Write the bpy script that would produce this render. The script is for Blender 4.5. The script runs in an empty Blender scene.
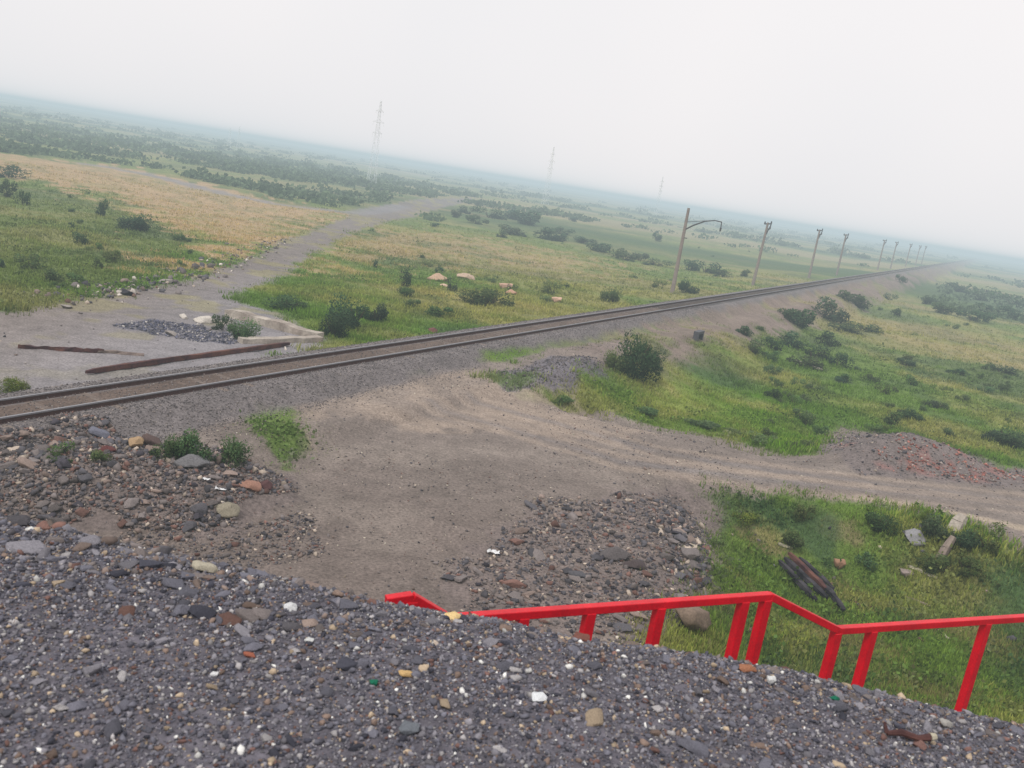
import bpy, math, random
import numpy as np
from mathutils import Vector, Matrix
random.seed(7); RG = np.random.default_rng(11)
scn = bpy.context.scene; COL = scn.collection
R = math.radians

# ------------------------------------------------------------------ camera calibration
HC = 9.6; F = 900.0; ROLL = 9.2; PITCH = math.degrees(math.atan(203/900.))
_r, _p = R(ROLL), R(PITCH)
FW = np.array([0, math.cos(_p), -math.sin(_p)]); U0 = np.array([0, math.sin(_p), math.cos(_p)]); R0 = np.array([1., 0, 0])
RT = R0*math.cos(_r)+U0*math.sin(_r); UP = U0*math.cos(_r)-R0*math.sin(_r)
CAM = np.array([0, 0, HC])
def ray(x, y): return FW*F+RT*(x-512)-UP*(y-384)
def flat(x, y, z):                    # where the line of sight through a photo pixel meets height z
    d = ray(x, y); return CAM+d*((z-HC)/d[2])
def pix(P):
    v = np.asarray(P)-CAM; z = v@FW
    return 512+F*(v@RT)/z, 384-F*(v@UP)/z

# ------------------------------------------------------------------ noise and polygons
def _h(i, j, s):
    n = (i.astype(np.int64)*374761393+j.astype(np.int64)*668265263+s*974634777) & 0xffffffff
    n = ((n ^ (n >> 13))*1274126177) & 0xffffffff
    return ((n ^ (n >> 16)) & 0xffffff)/float(0xffffff)
def vnoise(x, y, s=0):
    x = np.asarray(x, float); y = np.asarray(y, float)
    i = np.floor(x); j = np.floor(y); u = x-i; v = y-j; u = u*u*(3-2*u); v = v*v*(3-2*v)
    return (_h(i, j, s)*(1-u)+_h(i+1, j, s)*u)*(1-v)+(_h(i, j+1, s)*(1-u)+_h(i+1, j+1, s)*u)*v
def fbm(x, y, s=0, o=4):
    t = 0; a = .5; n = 0
    for k in range(o):
        t = t+a*vnoise(x*2**k+17.3*k, y*2**k-9.1*k, s+k); n += a; a *= .5
    return t/n
def sdf(poly, x, y):                  # signed distance, positive inside
    P = np.asarray(poly)[:, :2]; n = len(P)
    d = np.full(np.shape(x), 1e18); ins = np.zeros(np.shape(x), bool)
    for k in range(n):
        a = P[k]; b = P[(k+1) % n]; e = b-a
        wx = x-a[0]; wy = y-a[1]
        t = np.clip((wx*e[0]+wy*e[1])/(e@e+1e-12), 0, 1)
        d = np.minimum(d, (wx-e[0]*t)**2+(wy-e[1]*t)**2)
        c = (a[1] > y) != (b[1] > y)
        with np.errstate(divide='ignore', invalid='ignore'):
            xi = (b[0]-a[0])*(y-a[1])/(b[1]-a[1])+a[0]
        ins ^= c & (x < xi)
    d = np.sqrt(d); return np.where(ins, d, -d)
def pdist(line, x, y):
    d = np.full(np.shape(x), 1e18)
    for a, b in zip(line[:-1], line[1:]):
        a = a[:2]; b = b[:2]; e = b-a; wx = x-a[0]; wy = y-a[1]
        t = np.clip((wx*e[0]+wy*e[1])/(e@e+1e-12), 0, 1)
        d = np.minimum(d, (wx-e[0]*t)**2+(wy-e[1]*t)**2)
    return np.sqrt(d)
def sm(x, a, b):
    t = np.clip((x-a)/(b-a), 0, 1); return t*t*(3-2*t)

# ------------------------------------------------------------------ track line
RAILZ = 0.95
_a = (flat(0, 419, RAILZ)+flat(0, 398, RAILZ))/2; _b = (flat(862, 277.5, RAILZ)+flat(862, 274.5, RAILZ))/2
T0 = np.array([_a[0], _a[1]]); TD = np.array([_b[0]-_a[0], _b[1]-_a[1]]); TD /= np.linalg.norm(TD)
TN = np.array([TD[1], -TD[0]])        # towards the near (right) side
def trk(x, y):
    dx = x-T0[0]; dy = y-T0[1]; return dx*TD[0]+dy*TD[1], dx*TN[0]+dy*TN[1]

# ------------------------------------------------------------------ heights
def P0(pts, z=0.): return np.array([flat(a, b, z) for a, b in pts])
PIT = P0([(690, 494), (780, 500), (860, 510), (940, 535), (985, 552), (1060, 570), (1300, 640), (1400, 900), (1000, 900), (800, 760), (700, 690), (705, 600), (722, 540)])
FIELD = P0([(505, 388), (600, 413), (700, 434), (800, 456), (822, 452), (850, 430), (920, 438), (1010, 468), (1200, 510), (1600, 640), (1600, 378), (1150, 290), (1000, 262), (985, 256), (860, 287), (800, 312), (700, 350), (640, 368), (590, 385)])
MOUND = P0([(815, 452), (835, 436), (880, 434), (960, 456), (1010, 475), (940, 482), (860, 470)])
LPILE = P0([(-60, 470), (60, 446), (150, 448), (240, 466), (292, 480), (296, 505), (240, 530), (110, 535), (-60, 530)])
CREST_X = np.array([-60, -8, -6, -3.7, -2.2, -.6, -.1, .9, 2, 3.1, 4.6, 8, 60.])
SLAGH = P0([(500, 374), (560, 358), (606, 362), (612, 380), (560, 394), (505, 390)], .3)
def crest_y(x): return np.interp(x, CRX, CRY)
_cr = [(-60, 512), (0, 520), (100, 543), (250, 577), (390, 608), (455, 622), (560, 633), (640, 648), (720, 668), (800, 677), (870, 690), (950, 712), (1024, 728), (1100, 752)]
_cw = np.array([flat(a, b+(9 if a < 700 else 5), 6.4) for a, b in _cr]); CRX = np.concatenate([[-80], _cw[:, 0], [80]]); CRY = np.concatenate([[_cw[0, 1]-.5], _cw[:, 1], [_cw[-1, 1]+.5]])
def hgt(x, y, fine=True):
    x = np.asarray(x, float); y = np.asarray(y, float)
    s, t = trk(x, y); r = np.hypot(x, y)
    # plain
    far = -0.9*sm(-t, 6, 30)*sm(s, 20, 60)
    z = far+(fbm(x/28, y/28, 3)-.5)*1.0*sm(r, 45, 110)
    z = z+(-0.8)*sm(r, 60, 160)*(t > -500)
    z = z-1.45*sm(sdf(FIELD, x, y), -2.0, 4.0)*(1-.3*sm(r, 60, 160))
    z = z-1.9*sm(sdf(PIT, x, y), -2.2, 3.0)
    z = z+1.0*sm(sdf(MOUND, x, y), -.3, 3.2)
    z = z+.9*sm(sdf(LPILE, x, y), -.6, 2.5)
    z = z+1.0*sm(sdf(SLAGH, x, y), -.5, 2.2)
    # far rolling hills
    az = np.degrees(np.arctan2(x, y))
    z = z+(2.2+3*(fbm(x/420, y/420, 31, 3)-.5)+2.5*sm(-az, 5, 28))*sm(r, 900, 2600)
    # rail bank
    cap = RAILZ-.175; w = np.abs(t)
    fr = .12+.0*w
    bank = cap-np.maximum(w-1.75, 0)*np.where(t > 0, .5, .6)
    bank = np.maximum(bank, np.where(t > 0, .33*(s < 1e9)-.33*sm(s, 40, 70)*1.0-np.maximum(w-5.2, 0)*.5, -5))
    lowb = (t > 0)
    z = np.where(r < 3500, np.maximum(z, bank), z)
    # the bank the railing runs down
    cy = crest_y(x); zt = 6.4+.07*np.maximum(cy-y, 0)*1.0
    zt = np.where(y < 3.0, 6.4+.07*np.maximum(cy-3, 0), zt)
    over = np.maximum(y-cy, 0); up = zt-.66*(np.sqrt(over**2+.12)-.346)
    up = up+(fbm(x*1.3, y*1.3, 8, 3)-.5)*.16*sm(over, -.2, .6)
    z = np.maximum(z, up)
    if fine:
        z = z+(fbm(x*1.1, y*1.1, 5, 3)-.5)*.10*sm(w, 2.6, 4)
        gz = sm(sdf(PIT, x, y), -.5, 2)+sm(sdf(FIELD, x, y), 0, 3)
        z = z+(fbm(x/1.7, y/1.7, 15, 4)-.5)*.55*np.clip(gz, 0, 1)*(up < z-.3)
    return z
def hit(px, py, z0=0.):
    z = z0
    for k in range(16):
        P = flat(px, py, z); z = .5*z+.5*float(hgt(P[0], P[1], True))
    P = flat(px, py, z); return np.array([P[0], P[1], float(hgt(P[0], P[1]))])
def PH(pts, z0=0.): return np.array([hit(a, b, z0) for a, b in pts])

# ------------------------------------------------------------------ colour zones
def lin(r, g, b):
    f = lambda c: (c/255./12.92) if c/255. < .04045 else ((c/255.+.055)/1.055)**2.4
    return np.array([f(r), f(g), f(b)])
Z_DIRT = PH([(-90, 462), (0, 452), (100, 433), (200, 411), (300, 385), (440, 368), (500, 360), (560, 348), (640, 338), (606, 372), (560, 392), (500, 388), (520, 402), (600, 413), (690, 432), (760, 447), (816, 455), (818, 436), (850, 428), (910, 438), (1000, 466), (1110, 492), (1110, 575), (1024, 556), (992, 540), (960, 524), (900, 512), (860, 505), (780, 495), (684, 489), (718, 518), (716, 560), (704, 620), (640, 640), (520, 625), (400, 590), (200, 555), (-90, 505)])
Z_DIRT = np.concatenate([Z_DIRT[:-4], P0([(700, 690), (560, 720), (400, 720), (200, 650), (-90, 580)])[:, :3]])
Z_LEFT = PH([(-90, 313), (0, 311), (60, 307), (120, 290), (190, 279), (240, 262), (285, 240), (330, 224), (375, 208), (420, 199), (475, 198), (440, 208), (400, 219), (352, 232), (304, 262), (272, 282), (238, 299), (330, 338), (300, 358), (200, 380), (100, 395), (-90, 425)])
Z_ORANGE = PH([(-60, 148), (0, 153), (120, 166), (230, 190), (300, 206), (345, 214), (325, 223), (285, 240), (240, 257), (195, 275), (178, 268), (208, 240), (150, 214), (60, 185), (-60, 170)])
Z_ORANGE2 = PH([(290, 262), (350, 236), (430, 232), (500, 240), (620, 264), (600, 276), (520, 262), (430, 258), (330, 272)])
Z_GREEN = PH([(505, 392), (600, 378), (680, 380), (760, 405), (822, 440), (815, 452), (760, 446), (690, 431), (600, 412)])
Z_DIMG = PH([(-60, 178), (60, 190), (150, 218), (205, 242), (170, 272), (110, 288), (0, 306), (-60, 306)])
Z_PIT = PH([(686, 492), (780, 497), (860, 507), (960, 526), (992, 542), (1060, 562), (1300, 640), (1500, 1000), (1000, 900), (800, 760), (690, 690), (704, 620), (716, 560), (720, 520)], -1.)
Z_BRICK = PH([(838, 446), (870, 443), (930, 452), (985, 464), (1024, 474), (1040, 482), (940, 478), (880, 466)])
Z_MOUND = PH([(818, 450), (836, 434), (880, 432), (960, 452), (1040, 476), (1040, 488), (940, 482), (860, 474)])
Z_WEED = PH([(238, 420), (250, 402), (290, 402), (300, 425), (296, 455), (285, 470), (262, 440)])
Z_WEED2 = PH([(490, 377), (530, 371), (535, 376), (500, 382)])
Z_TAN = PH([(300, 385), (440, 372), (560, 392), (640, 430), (560, 440), (440, 420), (330, 420), (250, 440), (230, 415)])
Z_RUB = PH([(560, 502), (680, 492), (722, 520), (715, 570), (700, 640), (600, 650), (470, 612), (440, 572), (480, 530)])
Z_PALE = PH([(790, 492), (900, 500), (1060, 530), (1060, 545), (960, 516), (860, 502)])
Z_GRAV = PH([(110, 326), (150, 319), (200, 326), (240, 338), (230, 345), (150, 333)])
Z_SLAG = PH([(500, 372), (560, 356), (600, 362), (606, 378), (560, 392), (505, 388)])
L_RUTS = [PH(p) for p in ([(430, 400), (520, 432), (620, 462), (760, 480), (900, 494), (1060, 512)], [(470, 396), (560, 424), (660, 452), (780, 472), (900, 487), (1060, 505)])]
L_FARROAD = PH([(80, 163), (140, 173), (200, 188), (270, 203), (350, 213), (400, 206)])
L_WHITE = PH([(-40, 130), (60, 150)])
C = dict(dirt=lin(128, 117, 110), tan=lin(156, 140, 127), ballast=lin(118, 111, 110), grey=lin(136, 131, 133), green=lin(94, 120, 48), bright=lin(104, 140, 34),
         ochre=lin(150, 142, 88), orange=lin(172, 146, 112), dim=lin(92, 110, 64), dark=lin(66, 88, 58), grav=lin(110, 106, 114), embank=lin(140, 122, 115),
         rub=lin(122, 110, 106), brick=lin(176, 92, 78), blue=lin(92, 92, 108), pale=lin(190, 172, 150), bank=lin(104, 98, 98))
def colour(x, y, z):
    n1 = fbm(x/2.2, y/2.2, 40); n2 = fbm(x/9, y/9, 41); n3 = fbm(x/45, y/25, 42); n4 = fbm(x*1.6, y*1.6, 43)
    r = np.hypot(x, y); s, t = trk(x, y)
    def mix(c, k, m): return c*(1-m[..., None])+k*m[..., None]
    def band(Z, w=1., nz=2.2):       # noisy-edged membership
        d = sdf(Z, x, y)+(n1-.5)*nz*w+(n4-.5)*w*1.4; return sm(d, -w*.4, w*.4)
    c = np.ones(x.shape+(3,))*C['green']
    c = mix(c, C['ochre'], sm(n2*.6+n3*.4, .44, .62)*.85)
    c = mix(c, C['dark'], sm(fbm(x/14, y/9, 50), .56, .68)*.65)
    c = mix(c, C['orange'], sm(fbm(x/60, y/14, 51), .58, .7)*.45)
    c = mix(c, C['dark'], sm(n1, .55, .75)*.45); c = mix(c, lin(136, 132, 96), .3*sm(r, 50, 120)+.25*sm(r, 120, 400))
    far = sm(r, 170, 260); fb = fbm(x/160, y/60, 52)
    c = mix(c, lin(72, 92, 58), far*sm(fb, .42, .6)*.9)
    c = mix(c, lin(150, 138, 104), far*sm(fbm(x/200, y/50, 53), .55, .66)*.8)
    c = mix(c, lin(108, 118, 70), band(Z_DIMG, 3)*.85); c = mix(c, lin(140, 134, 92), band(Z_DIMG, 3)*sm(fbm(x/9, y/5, 71), .5, .66)*.6)
    c = mix(c, C['dark'], band(Z_DIMG, 3)*sm(n2, .5, .7)*.5)
    c = mix(c, C['orange'], band(Z_ORANGE, 5, 5)*(.55+.45*sm(n1, .35, .6)))
    c = mix(c, C['orange'], band(Z_ORANGE2, 5, 5)*(.15+.5*sm(n1, .35, .6)))
    c = mix(c, C['bright'], band(Z_GREEN, 3, 3)*(.9-.5*sm(n2, .5, .65)))
    g = band(Z_PIT, .5); c = mix(c, lin(104, 124, 58), g); c = mix(c, lin(128, 112, 86), g*sm(fbm(x/1.3, y/1.3, 62), .52, .66)*.7); gg = band(Z_GREEN, 3, 3); c = mix(c, C['ochre'], gg*sm(fbm(x/4, y/3, 63), .55, .68)*.6); c = mix(c, C['dark'], g*sm(n1, .48, .68)*.8); c = mix(c, C['ochre'], g*sm(fbm(x/3, y/3, 61), .55, .7)*.6)
    # bare ground
    dr = C['dirt']*(0.86+.28*n2[..., None])*(.88+.24*n4[..., None])
    dr = mix(dr, lin(112, 100, 94)*(.85+.3*n4[..., None]), sm(34-r+(n2-.5)*10, 0, 14)*.62); dr = mix(dr, lin(158, 146, 136), sm(fbm(x/3.2, y/2.6, 70), .54, .68)*.22)
    m = band(Z_DIRT, .5, 2.); c = c*(1-m[..., None])+dr*m[..., None]
    m = band(Z_LEFT, .9, 2.5)
    lf = mix(np.ones(x.shape+(3,))*C['grey'], C['dirt'], sm(-x, 14, 24)*.8)*(.82+.36*n2[..., None])
    c = c*(1-m[..., None])+lf*m[..., None]
    c = mix(c, C['ochre'], m*sm(n1, .56, .7)*.45*sm(r, 20, 60))
    c = mix(c, C['grey'], sm(1.6+n1-pdist(L_FARROAD, x, y)*.6, 0, 1)*.8)
    c = mix(c, C['tan'], band(Z_TAN, 1.5, 3)*(.35+.5*sm(n1, .4, .7)))
    c = mix(c, C['rub'], band(Z_RUB, 1., 3)*.8); c = mix(c, C['rub']*.9, band(LPILE, .6, 2)*.85)
    c = mix(c, C['pale'], band(Z_PALE, .5, 1.2)*.6)
    c = mix(c, C['blue'], band(Z_GRAV, .5, 2.5)*.6); c = mix(c, C['grav'], band(Z_SLAG, .6, 1.5)*.8)
    c = mix(c, lin(120, 110, 108), band(Z_MOUND, .6, 2)*.85)
    c = mix(c, C['brick'], band(Z_BRICK, .5, 2)*sm(n4, .45, .7)*.25)
    for L in L_RUTS:
        d = np.abs(pdist(L, x, y)-.75); c = mix(c, C['tan']*1.08, m*0+sm(.4-d+(n1-.5)*.5, 0, .35)*.55)
        c = mix(c, C['grey']*.86, sm(.35-pdist(L, x, y)+(n1-.5)*.6, 0, .4)*.4)
    for Z, q in ((Z_WEED, .85), (Z_WEED2, .6)): c = mix(c, C['green'], band(Z, .5, 2.5)*q)
    # embankment and ballast
    e = sm(8.8-t+(n1-.5)*6, 0, 2.)*(t > 0)*sm(s, 27, 42); c = mix(c, C['embank']*(.68+.45*n1[..., None]), e*.92*(1-.6*sm(n2*n1*2, .56, .75)))
    e = sm(np.where((t > 0), 3.5-.9*sm(s, 6, 30), 3.3)+(n1-.5)*1.6-np.abs(t), 0, .8); c = mix(c, C['ballast']*(.9+.2*n4[..., None]), e*sm(z, -.2, .15))
    e = sm(.72-np.abs(t)+(n1-.5)*.3, 0, .2); c = mix(c, lin(104, 88, 78), e*.85)
    # gravel bank
    cy = crest_y(x); b = sm(z-.35, 0, .8)*(y < 19)*(np.abs(x) < 70)
    bk = mix(np.ones(x.shape+(3,))*C['grav']*.8, C['bank'], sm(y-cy, 1, 5))
    c = c*(1-b[..., None])+bk*b[..., None]
    return np.clip(c, 0, 1)

# ------------------------------------------------------------------ materials
def nmat(name):
    m = bpy.data.materials.new(name); m.use_nodes = True; nt = m.node_tree; b = nt.nodes['Principled BSDF']
    b.inputs['Roughness'].default_value = .95; b.inputs['Specular IOR Level'].default_value = .15
    return m, nt, b
def N(nt, t, **k):
    n = nt.nodes.new(t)
    for a, v in k.items(): setattr(n, a, v)
    return n
def noisy(nt, b, colsock, scales, amt, bump=None, coord='Object'):
    tc = N(nt, 'ShaderNodeTexCoord'); cur = colsock
    for sc, am in zip(scales, amt):
        n = N(nt, 'ShaderNodeTexNoise'); n.inputs['Scale'].default_value = sc; n.inputs['Detail'].default_value = 5; n.inputs['Roughness'].default_value = .65
        nt.links.new(tc.outputs[coord], n.inputs['Vector'])
        mr = N(nt, 'ShaderNodeMapRange'); mr.inputs['From Min'].default_value = .3; mr.inputs['From Max'].default_value = .7; mr.inputs['To Min'].default_value = 1-am; mr.inputs['To Max'].default_value = 1+am
        nt.links.new(n.outputs['Fac'], mr.inputs['Value'])
        mx = N(nt, 'ShaderNodeVectorMath', operation='SCALE'); nt.links.new(cur, mx.inputs[0]); nt.links.new(mr.outputs[0], mx.inputs['Scale']); cur = mx.outputs[0]
    nt.links.new(cur, b.inputs['Base Color'])
    if bump:
        n = N(nt, 'ShaderNodeTexNoise'); n.inputs['Scale'].default_value = bump[0]; n.inputs['Detail'].default_value = 6
        nt.links.new(tc.outputs[coord], n.inputs['Vector'])
        bp = N(nt, 'ShaderNodeBump'); bp.inputs['Strength'].default_value = bump[1]; bp.inputs['Distance'].default_value = bump[2]
        nt.links.new(n.outputs['Fac'], bp.inputs['Height']); nt.links.new(bp.outputs[0], b.inputs['Normal'])
def M_attr(name, scales=(3., .5), amt=(.2, .15), bump=None, rough=.95):
    m, nt, b = nmat(name); a = N(nt, 'ShaderNodeVertexColor', layer_name='col'); b.inputs['Roughness'].default_value = rough
    noisy(nt, b, a.outputs['Color'], scales, amt, bump); return m
def M_col(name, rgb, scales=(6.,), amt=(.25,), bump=None, rough=.9, spec=.2, second=None, metal=0):
    m, nt, b = nmat(name); b.inputs['Roughness'].default_value = rough; b.inputs['Specular IOR Level'].default_value = spec; b.inputs['Metallic'].default_value = metal
    if second is not None:
        tc = N(nt, 'ShaderNodeTexCoord'); n = N(nt, 'ShaderNodeTexNoise'); n.inputs['Scale'].default_value = scales[0]*.6; n.inputs['Detail'].default_value = 6
        nt.links.new(tc.outputs['Object'], n.inputs['Vector'])
        rp = N(nt, 'ShaderNodeValToRGB'); rp.color_ramp.elements[0].position = .4; rp.color_ramp.elements[1].position = .62
        rp.color_ramp.elements[0].color = (*rgb, 1); rp.color_ramp.elements[1].color = (*second, 1)
        nt.links.new(n.outputs['Fac'], rp.inputs[0]); src = rp.outputs[0]
    else:
        c = N(nt, 'ShaderNodeRGB'); c.outputs[0].default_value = (*rgb, 1); src = c.outputs[0]
    noisy(nt, b, src, scales, amt, bump); return m
def M_obj(name, scales, amt, bump):
    m, nt, b = nmat(name); o = N(nt, 'ShaderNodeObjectInfo'); noisy(nt, b, o.outputs['Color'], scales, amt, bump); return m
def M_leafy(name, obj=False):
    m, nt, b = nmat(name)
    a = N(nt, 'ShaderNodeVertexColor', layer_name='col'); src = a.outputs['Color']
    if obj:
        o = N(nt, 'ShaderNodeObjectInfo'); mx = N(nt, 'ShaderNodeVectorMath', operation='MULTIPLY')
        nt.links.new(src, mx.inputs[0]); nt.links.new(o.outputs['Color'], mx.inputs[1]); src = mx.outputs[0]
    nt.links.new(src, b.inputs['Base Color']); b.inputs['Roughness'].default_value = .8
    tr = N(nt, 'ShaderNodeBsdfTranslucent'); nt.links.new(src, tr.inputs['Color'])
    mix = N(nt, 'ShaderNodeMixShader'); mix.inputs[0].default_value = .3
    nt.links.new(b.outputs[0], mix.inputs[1]); nt.links.new(tr.outputs[0], mix.inputs[2]); nt.links.new(mix.outputs[0], nt.nodes['Material Output'].inputs['Surface'])
    return m
M = {}
M['ground'] = M_attr('ground_mix', (11., 1.6, .3), (.38, .18, .12), (14., .9, .06))
M['stones'] = M_attr('stone_mix', (30.,), (.3,), (40., .4, .01))
M['stone'] = M_obj('stone_single', (9.,), (.3,), (14., .5, .02))
M['rubble'] = M_attr('rubble_mix', (6.,), (.3,), (8., .5, .03))
M['grass'] = M_leafy('grass_blades'); M['leaf'] = M_leafy('bush_leaves', True)
M['stem'] = M_col('bush_stem', lin(80, 68, 55))
M['rail'] = M_col('rail_steel', lin(150, 148, 152), (20,), (.15,), rough=.45, spec=.5, metal=.6)
M['railrust'] = M_col('rail_rust', lin(80, 58, 54), (8,), (.3,), (20, .3, .01))
M['sleeper'] = M_col('sleeper_wood', lin(116, 102, 94), (3.,), (.3,), (12, .5, .02), second=tuple(lin(128, 116, 108)))
M['red'] = M_col('red_paint', lin(214, 2, 30), (3., 40.), (.22, .14), (60, .12, .003), rough=.42, spec=.4)
M['conc'] = M_col('pole_concrete', lin(140, 127, 121), (1.5, 12.), (.14, .12), (20, .3, .01))
M['dsteel'] = M_col('dark_steel', lin(82, 80, 84), (6,), (.2,), rough=.6)
M['lattice'] = M_col('hazed_pylon_steel', lin(236, 238, 242), (1,), (.1,), rough=.6)  # near white, the fading of distant haze is put into the colour
M['rust'] = M_col('rusty_iron', lin(74, 50, 52), (2.5, 14), (.3, .2), (18, .6, .02), second=tuple(lin(104, 70, 60)))
M['wood'] = M_col('grey_wood', lin(118, 104, 98), (1.5, 14), (.3, .2), (16, .6, .02), second=tuple(lin(160, 144, 132)))
M['char'] = M_col('charred_wood', lin(34, 32, 36), (3, 16), (.4, .3), (20, .6, .02), second=tuple(lin(66, 62, 66)))
M['pale'] = M_col('pale_wood', lin(178, 170, 150), (3, 16), (.2, .2), (20, .5, .01))
M['cement'] = M_col('old_concrete', lin(182, 172, 160), (1.2, 9), (.22, .2), (10, .7, .04), second=tuple(lin(150, 138, 128)))
M['black'] = M_col('shade_black', (.012, .012, .014))  # painted shade for the inside of the culvert

# ------------------------------------------------------------------ object helpers
def tag(o, label=None, cat=None, group=None, kind=None):
    if label: o['label'] = label
    if cat: o['category'] = cat
    if group: o['group'] = group
    if kind: o['kind'] = kind
    return o
def link(name, me, parent=None):
    o = bpy.data.objects.new(name, me); COL.objects.link(o)
    if parent: o.parent = parent
    return o
def empty(name, loc, rz=0): o = link(name, None); o.location = loc; o.rotation_euler = (0, 0, rz); o.empty_display_size = .3; return o
def npmesh(name, V, Fc, mat, col=None, smooth=False):
    V = np.asarray(V, np.float32); Fc = np.asarray(Fc, np.int32); k = Fc.shape[1]
    me = bpy.data.meshes.new(name); me.vertices.add(len(V)); me.vertices.foreach_set('co', V.ravel())
    me.loops.add(Fc.size); me.loops.foreach_set('vertex_index', Fc.ravel())
    me.polygons.add(len(Fc)); me.polygons.foreach_set('loop_start', np.arange(0, Fc.size, k, dtype=np.int32)); me.polygons.foreach_set('loop_total', np.full(len(Fc), k, np.int32))
    if smooth: me.polygons.foreach_set('use_smooth', np.ones(len(Fc), bool))
    me.update(calc_edges=True); me.validate()
    if col is not None:
        a = me.color_attributes.new('col', 'FLOAT_COLOR', 'POINT'); cc = np.ones((len(V), 4), np.float32); cc[:, :3] = col; a.data.foreach_set('color', cc.ravel())
    me.materials.append(mat); return me
class MB:
    def __init__(s): s.v = []; s.f = []
    def add(s, V, Fs):
        o = len(s.v); s.v += [tuple(map(float, p)) for p in V]; s.f += [tuple(i+o for i in f) for f in Fs]
    def bar(s, a, b, w, h, up=(0, 0, 1), w2=None, h2=None):
        a = Vector(a); b = Vector(b); d = (b-a).normalized(); u = Vector(up)
        if abs(d.dot(u)) > .97: u = Vector((0, 1, 0))
        x = d.cross(u).normalized(); y = x.cross(d); V = []
        for p, ww, hh in ((a, w, h), (b, w2 or w, h2 or h)):
            for i, j in ((-1, -1), (1, -1), (1, 1), (-1, 1)): V.append(p+x*i*ww/2+y*j*hh/2)
        s.add(V, [(3, 2, 1, 0), (4, 5, 6, 7)]+[(i, (i+1) % 4, 4+(i+1) % 4, 4+i) for i in range(4)])
    def tube(s, pts, rs, n=8):
        pts = [Vector(p) for p in pts]; V = []; Fs = []
        for i, p in enumerate(pts):
            d = (pts[min(i+1, len(pts)-1)]-pts[max(i-1, 0)]).normalized(); u = Vector((0, 0, 1)) if abs(d.z) < .95 else Vector((0, 1, 0))
            x = d.cross(u).normalized(); y = x.cross(d); r = rs[i] if hasattr(rs, '__len__') else rs
            for k in range(n): a = 2*math.pi*k/n; V.append(p+x*math.cos(a)*r+y*math.sin(a)*r)
        for i in range(len(pts)-1):
            for k in range(n): Fs.append((i*n+k, i*n+(k+1) % n, (i+1)*n+(k+1) % n, (i+1)*n+k))
        Fs += [tuple(range(n-1, -1, -1)), tuple((len(pts)-1)*n+k for k in range(n))]; s.add(V, Fs)
    def mesh(s, name, mat, bevel=0):
        me = bpy.data.meshes.new(name); me.from_pydata(s.v, [], s.f); me.materials.append(mat); me.update(); return me
    def build(s, name, mat, parent=None, bevel=0):
        o = link(name, s.mesh(name, mat), parent)
        if bevel: m = o.modifiers.new('bev', 'BEVEL'); m.width = bevel; m.segments = 2; m.limit_method = 'ANGLE'
        return o

# ------------------------------------------------------------------ ground
az = np.radians(np.concatenate([np.linspace(-180, -37, 50)[:-1], np.linspace(-37, 37, 600), np.linspace(37, 180, 50)[1:-1]]))
rr = [.05, .8, 1.6, 2.4]
while rr[-1] < 18: rr.append(rr[-1]+.06)
while rr[-1] < 6500: rr.append(rr[-1]+min(1.2*rr[-1]**2/8640, .05*rr[-1]))
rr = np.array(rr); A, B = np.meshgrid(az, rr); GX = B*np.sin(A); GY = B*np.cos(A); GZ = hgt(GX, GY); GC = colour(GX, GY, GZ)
nr, na = GX.shape; idx = np.arange(nr*na).reshape(nr, na); i2 = np.roll(idx, -1, 1)
Fq = np.stack([idx[:-1], i2[:-1], i2[1:], idx[1:]], -1).reshape(-1, 4)[:, ::-1]
me = npmesh('ground', np.stack([GX, GY, GZ], -1).reshape(-1, 3), Fq, M['ground'], GC.reshape(-1, 3), True)
tag(link('ground', me), kind='structure')

# ------------------------------------------------------------------ stones
def ico(level, seed):
    import bmesh
    bm = bmesh.new(); bmesh.ops.create_icosphere(bm, subdivisions=level, radius=1.)
    V = np.array([v.co[:] for v in bm.verts]); Fs = np.array([[v.index for v in f.verts] for f in bm.faces]); bm.free()
    g = np.random.default_rng(seed)
    for k in range(11):               # chop planes give broken-stone facets
        n = g.normal(size=3); n /= np.linalg.norm(n); c = g.uniform(.38, .75); d = V@n-c; V = V-np.outer(np.maximum(d, 0), n)
    V = V*(1+g.uniform(-.07, .07, (len(V), 1))); return V, Fs
SP1 = [ico(1, 100+k) for k in range(8)]; SP2 = [ico(3, 200+k) for k in range(8)]
PAL_B = [(lin(102, 101, 110), .34), (lin(126, 123, 129), .25), (lin(72, 72, 82), .16), (lin(156, 152, 152), .08), (lin(126, 108, 98), .09), (lin(112, 86, 80), .04), (lin(170, 152, 130), .04), (lin(212, 210, 206), .02)]  # stone tones; the darker ones also stand in for deep shadows in the gravel
PAL_R = [(lin(114, 106, 104), .38), (lin(90, 87, 91), .29), (lin(134, 118, 110), .13), (lin(118, 90, 82), .07), (lin(172, 158, 144), .07), (lin(68, 64, 70), .08)]
def pal(P, n):
    w = np.array([p[1] for p in P]); w /= w.sum(); k = RG.choice(len(P), n, p=w); c = np.array([p[0] for p in P])[k]
    return np.clip(c*RG.uniform(.6, 1.4, (n, 1)), 0, .9), k
def rotm(n, tilt=1.):
    q = RG.normal(size=(n, 4)); q[:, 1:3] *= tilt; q /= np.linalg.norm(q, axis=1)[:, None]; w, x, y, z = q.T
    return np.stack([1-2*(y*y+z*z), 2*(x*y-z*w), 2*(x*z+y*w), 2*(x*y+z*w), 1-2*(x*x+z*z), 2*(y*z-x*w), 2*(x*z-y*w), 2*(y*z+x*w), 1-2*(x*x+y*y)], -1).reshape(n, 3, 3)
ST = []   # zone, pos, size(3), col, palette index
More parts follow.
